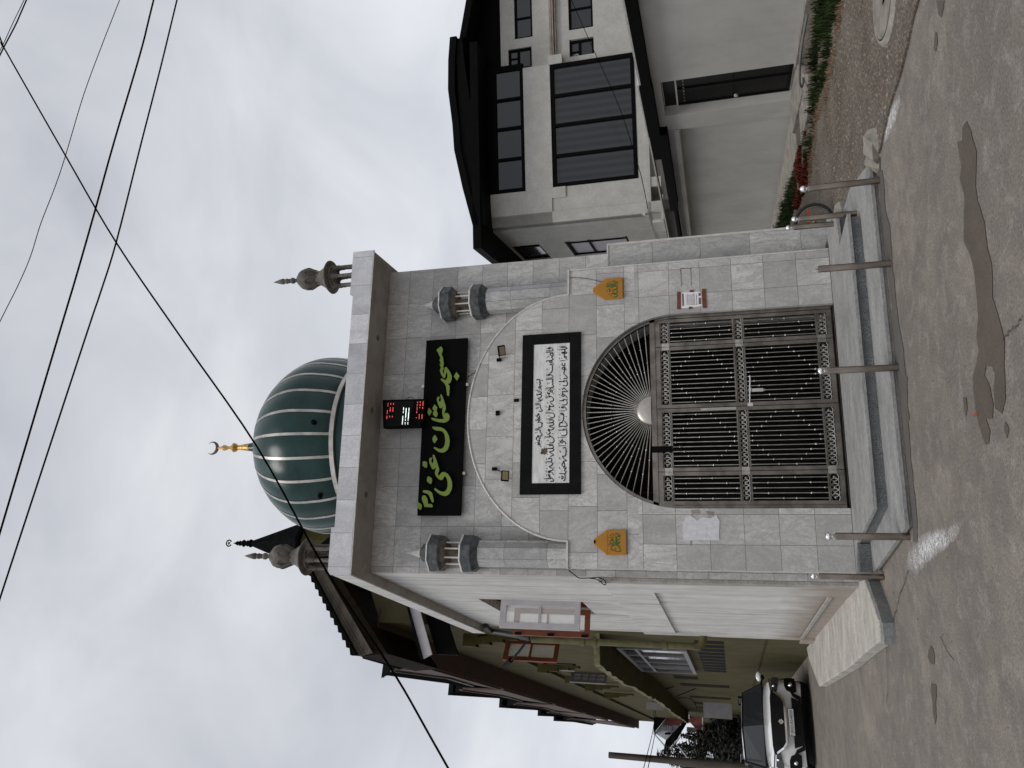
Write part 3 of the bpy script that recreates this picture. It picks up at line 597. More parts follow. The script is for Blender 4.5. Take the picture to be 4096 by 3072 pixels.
# rest of the shell
b=MB(); b.hprism([(4.20,9.95),(4.40,9.95),(4.72,16.0),(4.52,16.0)],0.0,6.18); b.build('right_wall',m_paint,mq)
b=MB(); b.hprism([(-0.7,15.1),(4.5,15.8),(4.5,15.95),(-0.75,15.25)],0.0,6.18); b.build('rear_wall',m_paint,mq)
b=MB(); b.hprism([(0.052,9.165),(4.490,9.165),(4.80,15.9),(-0.92,15.05)],6.205,6.43); b.build('roof_slab',m_soffit,mq)
b=MB(); b.hprism([(0.056,9.17),(4.486,9.17),(4.79,15.88),(-0.915,15.04)],6.181,6.204); b.build('soffit',m_soffit,mq)
for x in (0.98,2.02,2.95): pass
for pt in [(1.101, 9.452), (2.253, 9.451), (3.303, 9.48)]:
    b=MB(); b.lathe([(0,6.172),(0.036,6.172),(0.042,6.182)],(pt[0],pt[1],0),20); b.build('soffit_lamp_cap',m_rustun,mq,True)
b=MB(); b.box(0.05,0.648,9.147,9.165,6.18,6.49).box(0.648,3.852,9.150,9.165,6.18,6.445).box(3.852,4.495,9.147,9.165,6.18,6.49); b.build('fascia',m_fasc,mq)
b=MB(); b.box(0.052,0.646,9.166,9.70,6.431,6.488).box(3.854,4.493,9.166,9.70,6.431,6.488); b.build('corner_block',m_fasc,mq)
b=MB(); b.box(0.05,4.495,9.149,9.166,6.165,6.179); b.build('fascia_drip',m_trim,mq)
b=MB('S'); b.box(-5.45,0.56,-0.150,-0.132,6.165,6.43); b.build('side_fascia',m_paint,mq)
# entrance hall behind the gate
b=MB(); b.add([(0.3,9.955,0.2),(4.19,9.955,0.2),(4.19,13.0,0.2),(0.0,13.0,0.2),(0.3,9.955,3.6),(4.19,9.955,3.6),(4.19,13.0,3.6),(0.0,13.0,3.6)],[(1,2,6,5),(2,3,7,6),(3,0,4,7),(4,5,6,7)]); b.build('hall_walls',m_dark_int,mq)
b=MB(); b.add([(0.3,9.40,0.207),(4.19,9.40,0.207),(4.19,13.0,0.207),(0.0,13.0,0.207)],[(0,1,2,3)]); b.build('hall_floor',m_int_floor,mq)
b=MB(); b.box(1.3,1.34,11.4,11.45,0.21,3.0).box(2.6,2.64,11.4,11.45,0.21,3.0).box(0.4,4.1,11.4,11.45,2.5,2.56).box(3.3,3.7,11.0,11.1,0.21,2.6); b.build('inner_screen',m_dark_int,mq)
# facade minarets
for cx in (0.357,3.782):
    a8=R(22.5)
    def oct_(prof,sq=1.0,seg=8):
        b=MB(); b.lathe([(r,z) for r,z in prof],(cx,9.615,0),seg,a8,a8+2*PI); return b
    mt=oct_([(0.0,3.446),(0.182,3.446),(0.182,4.60),(0.0,4.60)]).build('wall_minaret',m_mina,mq)
    oct_([(0.185,4.60),(0.212,4.645),(0.245,4.685),(0.248,4.80),(0.225,4.80),(0.0,4.80)]).build('lower_balcony',m_graymarb,mt)
    oct_([(0.252,4.80),(0.258,4.81),(0.252,4.825),(0.0,4.825)]).build('balcony_rim',m_trim,mt)
    for kk in range(8):
        t=a8+kk*PI/4; b=MB(); b.lathe([(0.011,4.825),(0.011,5.09)],(cx+0.145*math.cos(t),9.615+0.145*math.sin(t),0),8); b.build('balcony_post',m_trim,mt,True)
    oct_([(0.06,4.82),(0.06,5.09)]).build('core',m_rustun,mt)
    oct_([(0.0,5.045),(0.17,5.05),(0.205,5.085)]).build('balcony_underside',m_rustun,mt)
    oct_([(0.205,5.085),(0.243,5.12),(0.247,5.245),(0.0,5.245)]).build('upper_balcony',m_graymarb,mt)
    oct_([(0.252,5.245),(0.257,5.254),(0.252,5.266),(0.0,5.266)]).build('balcony_rim',m_trim,mt)
    oct_([(0.0,5.266),(0.095,5.27),(0.128,5.32),(0.115,5.375),(0.066,5.415)]).build('bulb',m_graymarb,mt)
    oct_([(0.068,5.405),(0.02,5.57),(0.0,5.64)]).build('spire',m_trim,mt)
    ed_=MB()
    for kk in range(8):
        t=a8+kk*PI/4; ed_.tube([(cx+0.182*math.cos(t),9.615+0.182*math.sin(t),3.45),(cx+0.182*math.cos(t),9.615+0.182*math.sin(t),4.598)],0.0022,4)
    ed_.build('panel_joint',m_rustun,mt)
# rooftop turrets
def turret(cx,cy):
    b=MB(); b.lathe([(0.0,6.488),(0.195,6.488),(0.195,6.50),(0,6.50)],(cx,cy,0),24); t=b.build('roof_turret',m_turret,mq)
    for kk in range(6):
        th=R(12)+kk*PI/3; px_,py_=cx+0.145*math.cos(th),cy+0.145*math.sin(th)
        b=MB(); b.lathe([(0.032,6.50),(0.032,6.53),(0.026,6.54),(0.024,6.74),(0.030,6.745),(0.030,6.765),(0.025,6.77),(0.033,6.80),(0.033,6.86)],(px_,py_,0),12); b.build('column',m_turret,t,True)
        th2=th+PI/3; qx,qy=cx+0.145*math.cos(th2),cy+0.145*math.sin(th2); b=MB(); pts=[]
        for i in range(9):
            u=i/8; pts.append((px_+(qx-px_)*u,py_+(qy-py_)*u,6.79+0.075*math.sin(PI*u)))
        b.tube(pts,0.016,6); b.build('arch_ring',m_turret,t,True)
    b=MB(); b.lathe([(0.0,6.86),(0.165,6.86),(0.175,6.885),(0.236,6.905),(0.242,6.918),(0.225,6.935),(0.17,6.98),(0.125,7.05),(0.100,7.10),(0.098,7.14)],(cx,cy,0),36); b.build('brim',m_turret,t,True)
    b=MB(); b.lathe([(0.098,7.14),(0.125,7.19),(0.152,7.26),(0.152,7.32),(0.130,7.385),(0.085,7.43),(0.0,7.44)],(cx,cy,0),64,lobes=8,la=0.05); b.build('bulb',m_turret,t,True)
    b=MB()
    for kk in range(8):
        th=kk*PI/4+0.2; pts=[(cx+r*math.cos(th+dt),cy+r*math.sin(th+dt),z) for r,z,dt in ((0.105,7.12,-0.36),(0.135,7.20,-0.32),(0.158,7.25,-0.2),(0.163,7.275,0.0),(0.158,7.25,0.2),(0.135,7.20,0.32),(0.105,7.12,0.36))]
        b.tube(pts,0.006,5)
    b.build('petal_relief',m_turret,t,True)
    b=MB(); b.lathe([(0.07,7.43),(0.074,7.445),(0.045,7.46),(0.028,7.47),(0.026,7.50),(0.03,7.51),(0.044,7.535),(0.044,7.56),(0.026,7.585),(0.034,7.60),(0.026,7.61),(0.040,7.635),(0.036,7.66),(0.028,7.67),(0.043,7.70),(0.040,7.73),(0.022,7.80),(0.004,7.86),(0,7.862)],(cx,cy,0),24); b.build('finial',m_turret,t,True)
turret(0.277,9.36); turret(4.232,9.36)
# dome
DC=(2.41,12.77); RD=1.607
prof=[(1.46,7.78),(1.52,7.92),(1.565,8.10),(1.60,8.35)]+[(RD*max(0,1-t**1.9)**0.6,8.5+1.44*t) for t in [i/26 for i in range(26)]]+[(0.17,9.95),(0.13,10.0)]
b=MB(); b.lathe([(1.44,6.43),(1.44,7.78)],(DC[0],DC[1],0),90); drum=b.build('drum',m_dome,mq,True)
b=MB(); b.lathe(prof,(DC[0],DC[1],0),200,R(-93.5),R(266.5),lobes=25,la=0.010); dome=b.build('dome',m_dome,mq,True)
b=MB(); b.lathe([(1.45,7.735),(1.492,7.735),(1.496,7.81),(1.46,7.81)],(DC[0],DC[1],0),90); b.build('base_band',m_rib,dome,True)
for kk in range(25):
    th=R(-100.7+7.2)+kk*R(14.4); b=MB(); vs=[]
    for r,z in prof[:-1]:
        wd=min(0.023,0.014+r*0.006); rr=r+0.013+0.002
        for sgn in (-1,1):
            t=th+sgn*wd/max(r,0.12); vs.append((DC[0]+rr*math.cos(t),DC[1]+rr*math.sin(t),z))
        for sgn in (-1,1):
            t=th+sgn*wd/max(r,0.12); vs.append((DC[0]+(rr-0.012)*math.cos(t),DC[1]+(rr-0.012)*math.sin(t),z))
    n=len(prof)-1; fs=[]
    for i in range(n-1):
        a_=4*i; c_=a_+4; fs+=[(a_,a_+1,c_+1,c_),(a_,c_,c_+2,a_+2),(a_+1,a_+3,c_+3,c_+1)]
    b.add(vs,fs); b.build('rib',m_rib,dome,True)
    b=MB()
for i,(aa,zz) in enumerate(((14,8.05),(-32,8.05))):
    th=R(-100.7+aa); b=MB(); b.sphere((DC[0]+1.60*math.cos(th),DC[1]+1.60*math.sin(th),zz),0.045,12,8); b.build('dome_vent',m_black,dome,True)
b=MB(); b.lathe([(0.22,9.90),(0.155,10.02),(0.10,10.16),(0.075,10.28)],(DC[0],DC[1],0),24); b.build('neck',m_dome,dome,True)
b=MB(); pf=[(0.075,10.28)]
for i in range(7): pf+=[(0.078-i*0.005,10.29+i*0.035),(0.070-i*0.005,10.31+i*0.035)]
pf+=[(r_,z_-0.08) for r_,z_ in [(0.05,10.62),(0.045,10.63),(0.085,10.68),(0.090,10.71),(0.05,10.76),(0.028,10.78),(0.028,10.84),(0.038,10.86),(0.055,10.91),(0.055,10.94),(0.025,10.97),(0.02,11.06),(0.0,11.06)]]
b.lathe(pf,(DC[0],DC[1],0),24); fn=b.build('dome_finial',m_gold,mq,True)
b=MB(); vs=[];fs=[]; nn=28; cz_=10.98+0.125
for i in range(nn+1):
    t=R(-90-143)+R(286)*i/nn; u=math.sin(PI*i/nn); ro=0.13; ri=0.13-0.042*u
    for (r_,dz) in ((ro,0),(ri,0)):
        for dy in (-0.014*u-0.001,0.014*u+0.001): vs.append((DC[0]+r_*math.cos(t)-(0.0),DC[1]+dy,cz_+r_*math.sin(t)+(0.012*u if r_==ri else 0)))
for i in range(nn):
    a_=4*i;c_=a_+4; fs+=[(a_,a_+1,c_+1,c_),(a_+2,c_+2,c_+3,a_+3),(a_,c_,c_+2,a_+2),(a_+1,a_+3,c_+3,c_+1)]
b.add(vs,fs); b.build('crescent',m_bronze,fn,True)

# ======================= GATE =======================
gt=thing('arched_gate','brown steel gate of four barred leaves with fan of spokes filling the marble archway','gate',(2.12,9.47,0.21))
YG=9.47
b=MB(); b.box(0.902,0.945,YG-.03,YG+.03,0.235,2.05).box(3.295,3.338,YG-.03,YG+.03,0.235,2.05).box(0.945,3.295,YG-.03,YG+.03,2.33,2.395)
IA=arc_pts(2.12,2.05,1.215,1.2,0,PI,40); JA=arc_pts(2.12,2.05,1.18,1.165,0,PI,40); vs=[];fs=[]
for (x,z),(x2,z2) in zip(IA,JA): vs+=[(x,YG-.03,z),(x2,YG-.03,z2),(x,YG+.03,z),(x2,YG+.03,z2)]
for i in range(40): a_=4*i;c_=a_+4; fs+=[(a_,a_+1,c_+1,c_),(a_+1,a_+3,c_+3,c_+1),(a_,c_,c_+2,a_+2),(a_+2,c_+2,c_+3,a_+3)]
b.add(vs,fs); b.build('outer_frame',m_steel_d,gt)
def ornament(x0,x1,z0,z1,parent):
    b=MB(); h=z1-z0; n=max(3,round((x1-x0)/0.058)); st_=(x1-x0)/n; r_=h*0.43
    for i in range(n):
        cx=x0+st_*(i+.5); b.torus((cx,YG,(z0+z1)/2),h*0.46,0.0062,16,5,'y'); 
        for s_ in (-1,1):
            if 0<i+s_<n+1: pass
        b.sphere((cx,YG-.006,(z0+z1)/2),0.013,6,4,(1,.6,1))
        for kk in range(6):
            t=kk*PI/3; b.sphere((cx+0.015*math.cos(t),YG-.004,(z0+z1)/2+0.015*math.sin(t)),0.0055,5,3)
        if i<n-1:
            cx2=cx+st_/2; b.tube([(cx2,YG,z0+.002),(cx2+.012,YG,(z0+z1)/2),(cx2,YG,z1-.002)],0.0035,4)
    return b.build('ornament_band',m_steel,parent,True)
PANELS=[(0.950,1.343,5),(1.351,2.126,12),(2.134,2.922,12),(2.930,3.290,5)]
for pi,(x0,x1,nb) in enumerate(PANELS):
    b=MB(); fw=0.045; z0,z1=0.235,2.325
    b.box(x0,x0+fw,YG-.02,YG+.02,z0,z1).box(x1-fw,x1,YG-.02,YG+.02,z0,z1)
    for za,zb in ((z0,z0+.055),(0.400,0.418),(1.245,1.265),(1.365,1.385),(2.145,2.163),(z1-.055,z1)): b.box(x0+fw,x1-fw,YG-.018,YG+.018,za,zb)
    lf=b.build('leaf',m_steel_d,gt)
    for za,zb in ((z0+.055,0.400),(1.265,1.365),(2.163,z1-.055)): ornament(x0+fw+.004,x1-fw-.004,za+.002,zb-.002,lf)
    for i in range(nb):
        x=x0+fw+(x1-x0-2*fw)*(i+.5)/nb; t=abs((i+.5)/nb*2-1) if nb>5 else abs(i-2)/2.0
        for za,zb in ((0.418,1.245),(1.385,2.145)):
            b=MB(); b.lathe([(0.0058,0),(0.0058,zb-za)],(x,YG,za),8); mid=(za+zb)/2; dd=(0.07+0.34*(1-t))*(zb-za)/0.83 if nb>5 else (0.07+0.33*(1-t))
            for s_ in (-1,1): b.sphere((x,YG,mid+s_*min(dd,(zb-za)/2-.03)),0.0150,8,6)
            if nb>5 and i==nb//2: b.sphere((x,YG,mid+0.06),0.0150,8,6)
            b.build('bar',m_steel,lf,True)
for x in (1.347,2.926):
    for z in (0.36,1.31,2.20):
        b=MB(); b.box(x-.045,x+.045,YG-.027,YG-.021,z-.045,z+.045).lathe([(0.008,-.045),(0.008,.045)],(x,YG-.03,z),8); b.build('hinge',m_steel,gt)
b=MB(); b.box(2.085,2.120,YG-.036,YG-.022,1.385,1.80); b.build('meeting_plate',m_steel,gt)
b=MB(); b.tube([(2.16,YG-.04,1.225),(2.50,YG-.04,1.205)],0.010,8).box(2.12,2.16,YG-.05,YG-.02,1.19,1.25).box(2.30,2.34,YG-.05,YG-.02,1.19,1.23).box(2.295,2.335,YG-.05,YG-.03,1.06,1.20); b.build('bolt',m_chrome,gt)
FC=(2.118,2.395)
b=MB(); vs=[];fs=[]; n=24
for j_ in range(7):
    ph=PI/2*j_/6
    for i in range(n+1):
        t=PI*i/n; r_=0.185*math.cos(ph); vs.append((FC[0]+r_*math.cos(t),YG-.02-0.05*math.sin(ph),FC[1]+r_*math.sin(t)))
for j_ in range(6):
    for i in range(n): a_=j_*(n+1)+i; fs.append((a_,a_+1,a_+n+2,a_+n+1))
b.add(vs,fs); b.build('fan_hub',plain('hub_steel',(0.46,0.42,0.38),0.42,metal=0.85,var=0.15),gt,True)
NS_=35
for i in range(NS_):
    t=R(3.5)+(PI-R(7))*i/(NS_-1); dx,dz=math.cos(t),math.sin(t)
    # reach the arch
    lo,hi=0.2,2.0
    for _ in range(30):
        md=(lo+hi)/2; px_=FC[0]+dx*md-2.12; pz_=FC[1]+dz*md-2.05
        if (px_/1.185)**2+(max(pz_,0)/1.17)**2<1 : lo=md
        else: hi=md
    b=MB(); b.tube([(FC[0]+dx*.18,YG,FC[1]+dz*.18),(FC[0]+dx*lo,YG,FC[1]+dz*lo)],0.0066,7)
    for rr_ in ((0.50,0.80) if i%2 else (0.62,)):
        if rr_<lo-.05: b.sphere((FC[0]+dx*rr_,YG,FC[1]+dz*rr_),0.0125,8,6)
    b.build('fan_spoke',m_steel,gt,True)
b=MB(); b.box(1.585,1.66,YG-.045,YG-.033,2.15,2.40).box(1.60,1.625,YG-.045,YG-.033,2.03,2.15); tag(b.build('black_rag',m_black),'strip of black cloth hanging from the gate transom left of the centre','cloth')

# ======================= SIGNS =======================
nb=thing('name_board','long black board with raised lime-green Arabic lettering on the upper wall','sign',(2.06,9.67,5.2))
b=MB(); b.box(0.842,3.285,9.665,9.70,4.911,5.521); b.build('panel',m_black,nb,bevel=0.004)
for x,z in ((1.4,4.895),(2.62,4.895),(2.62,5.54)):
    b=MB(); b.box(x-.02,x+.02,9.675,9.748,z-.02,z+.02); b.build('bracket',m_steel,nb)
GL=[
[(3.168, 5.285), (3.161, 5.267), (3.121, 5.25), (3.086, 5.255), (3.06, 5.267), (3.029, 5.254), (2.993, 5.239), (2.963, 5.237), (2.936, 5.228), (2.901, 5.226), (2.876, 5.236), (2.841, 5.225), (2.807, 5.237), (2.772, 5.228), (2.78, 5.218), (2.84, 5.216), (2.861, 5.208), (2.868, 5.2), (2.86, 5.182), (2.82, 5.149), (2.775, 5.121), (2.731, 5.101), (2.688, 5.101), (2.646, 5.115), (2.628, 5.136), (2.626, 5.151), (2.591, 5.126), (2.459, 5.128), (2.45, 5.143), (2.465, 5.157), (2.529, 5.167), (2.589, 5.178), (2.633, 5.202), (2.674, 5.248), (2.691, 5.262), (2.706, 5.254), (2.7, 5.232), (2.68, 5.204), (2.683, 5.182), (2.713, 5.166), (2.751, 5.165), (2.8, 5.183), (2.778, 5.187), (2.727, 5.193), (2.706, 5.206), (2.713, 5.223), (2.756, 5.256), (2.809, 5.277), (2.835, 5.278), (2.856, 5.266), (2.887, 5.276), (2.909, 5.288), (2.922, 5.282), (2.916, 5.267), (2.943, 5.279), (2.97, 5.293), (2.987, 5.285), (2.987, 5.276), (3.031, 5.296), (3.063, 5.311), (3.082, 5.317), (3.113, 5.342), (3.13, 5.337)],
[(2.788, 5.038), (2.73, 4.99), (2.663, 5.021), (2.681, 5.038), (2.725, 5.072)],
[(2.483, 5.248), (2.472, 5.234), (2.42, 5.21), (2.369, 5.19), (2.317, 5.172), (2.275, 5.166), (2.225, 5.183), (2.202, 5.184), (2.216, 5.169), (2.215, 5.143), (2.194, 5.116), (2.156, 5.106), (2.114, 5.117), (2.089, 5.151), (2.083, 5.194), (2.094, 5.264), (2.113, 5.326), (2.13, 5.361), (2.152, 5.373), (2.158, 5.363), (2.149, 5.327), (2.136, 5.266), (2.134, 5.213), (2.139, 5.188), (2.18, 5.207), (2.226, 5.218), (2.273, 5.216), (2.306, 5.204), (2.282, 5.238), (2.291, 5.256), (2.338, 5.28), (2.39, 5.3), (2.424, 5.306), (2.445, 5.294), (2.45, 5.277), (2.444, 5.263), (2.427, 5.264), (2.419, 5.275), (2.397, 5.274), (2.373, 5.26), (2.388, 5.247), (2.413, 5.244), (2.447, 5.253), (2.473, 5.256)],
[(2.299, 5.41), (2.244, 5.366), (2.184, 5.399), (2.225, 5.43), (2.268, 5.428)],
[(2.343, 5.337), (2.305, 5.293), (2.271, 5.292), (2.25, 5.302), (2.22, 5.28), (2.183, 5.285), (2.158, 5.303), (2.197, 5.347), (2.227, 5.351), (2.252, 5.337), (2.286, 5.363)],
[(2.032, 5.346), (2.03, 5.298), (2.022, 5.228), (2.0, 5.179), (1.957, 5.138), (1.899, 5.105), (1.832, 5.091), (1.767, 5.095), (1.714, 5.114), (1.682, 5.151), (1.672, 5.194), (1.688, 5.246), (1.718, 5.291), (1.739, 5.315), (1.754, 5.308), (1.746, 5.284), (1.728, 5.248), (1.723, 5.213), (1.74, 5.18), (1.776, 5.16), (1.834, 5.154), (1.9, 5.162), (1.942, 5.181), (1.965, 5.203), (1.974, 5.243), (1.978, 5.295), (2.0, 5.331), (2.017, 5.349)],
[(1.92, 5.303), (1.861, 5.265), (1.802, 5.302), (1.826, 5.327), (1.859, 5.341), (1.896, 5.33)],
[(1.65, 5.312), (1.636, 5.295), (1.591, 5.276), (1.533, 5.251), (1.492, 5.237), (1.452, 5.222), (1.419, 5.224), (1.399, 5.236), (1.375, 5.231), (1.359, 5.22), (1.391, 5.202), (1.413, 5.173), (1.411, 5.139), (1.385, 5.095), (1.336, 5.059), (1.28, 5.035), (1.224, 5.028), (1.169, 5.039), (1.121, 5.066), (1.099, 5.099), (1.094, 5.136), (1.11, 5.184), (1.142, 5.236), (1.179, 5.276), (1.195, 5.28), (1.202, 5.265), (1.178, 5.23), (1.154, 5.177), (1.152, 5.135), (1.177, 5.106), (1.217, 5.093), (1.273, 5.094), (1.325, 5.109), (1.362, 5.136), (1.338, 5.152), (1.306, 5.172), (1.306, 5.202), (1.331, 5.237), (1.367, 5.269), (1.404, 5.282), (1.436, 5.277), (1.477, 5.266), (1.449, 5.303), (1.457, 5.321), (1.494, 5.344), (1.543, 5.368), (1.584, 5.372), (1.607, 5.359), (1.612, 5.337), (1.6, 5.326), (1.58, 5.34), (1.559, 5.339), (1.53, 5.326), (1.55, 5.31), (1.583, 5.31), (1.624, 5.325), (1.645, 5.323)],
[(1.561, 5.46), (1.561, 5.421), (1.542, 5.398), (1.491, 5.395), (1.473, 5.403), (1.479, 5.43), (1.5, 5.459), (1.537, 5.465)],
[(1.358, 5.376), (1.352, 5.35), (1.328, 5.318), (1.291, 5.314), (1.254, 5.326), (1.268, 5.362), (1.296, 5.39), (1.341, 5.388)],
[(1.174, 5.435), (1.173, 5.383), (1.159, 5.331), (1.131, 5.304), (1.075, 5.288), (1.027, 5.277), (1.009, 5.285), (1.015, 5.302), (1.059, 5.326), (1.099, 5.345), (1.127, 5.372), (1.138, 5.415), (1.152, 5.442)],
[(1.108, 5.422), (1.098, 5.396), (1.059, 5.368), (0.992, 5.355), (0.992, 5.326), (0.988, 5.301), (0.964, 5.287), (0.948, 5.294), (0.95, 5.354), (0.952, 5.405), (0.976, 5.411), (1.012, 5.43), (1.052, 5.447), (1.084, 5.449), (1.101, 5.439)],
[(1.023, 5.506), (0.984, 5.446), (0.948, 5.442), (0.911, 5.454), (0.945, 5.509)]]
for gl in GL:
    b=MB(); b.prism(gl,9.620,9.664); b.build('letter',None,nb,mats=[m_lime_s,m_lime],fm=lambda f:1 if f.normal.y<-0.5 else 0)
ip=thing('inscription_panel','white marble slab with three lines of black Arabic script in a black granite border','inscription',(2.12,9.37,3.65))
b=MB(); b.box(1.075,3.168,9.355,9.379,3.265,3.410).box(1.075,3.168,9.355,9.379,3.886,4.040).box(1.075,1.216,9.356,9.379,3.411,3.885).box(3.028,3.168,9.356,9.379,3.411,3.885); b.build('granite_border',m_blackgr,ip,bevel=0.003)
b=MB(); b.box(1.216,3.028,9.362,9.379,3.410,3.886); b.build('slab',m_slabm,ip)
def B5(l): return [(a,c+1605) for a,c in l]
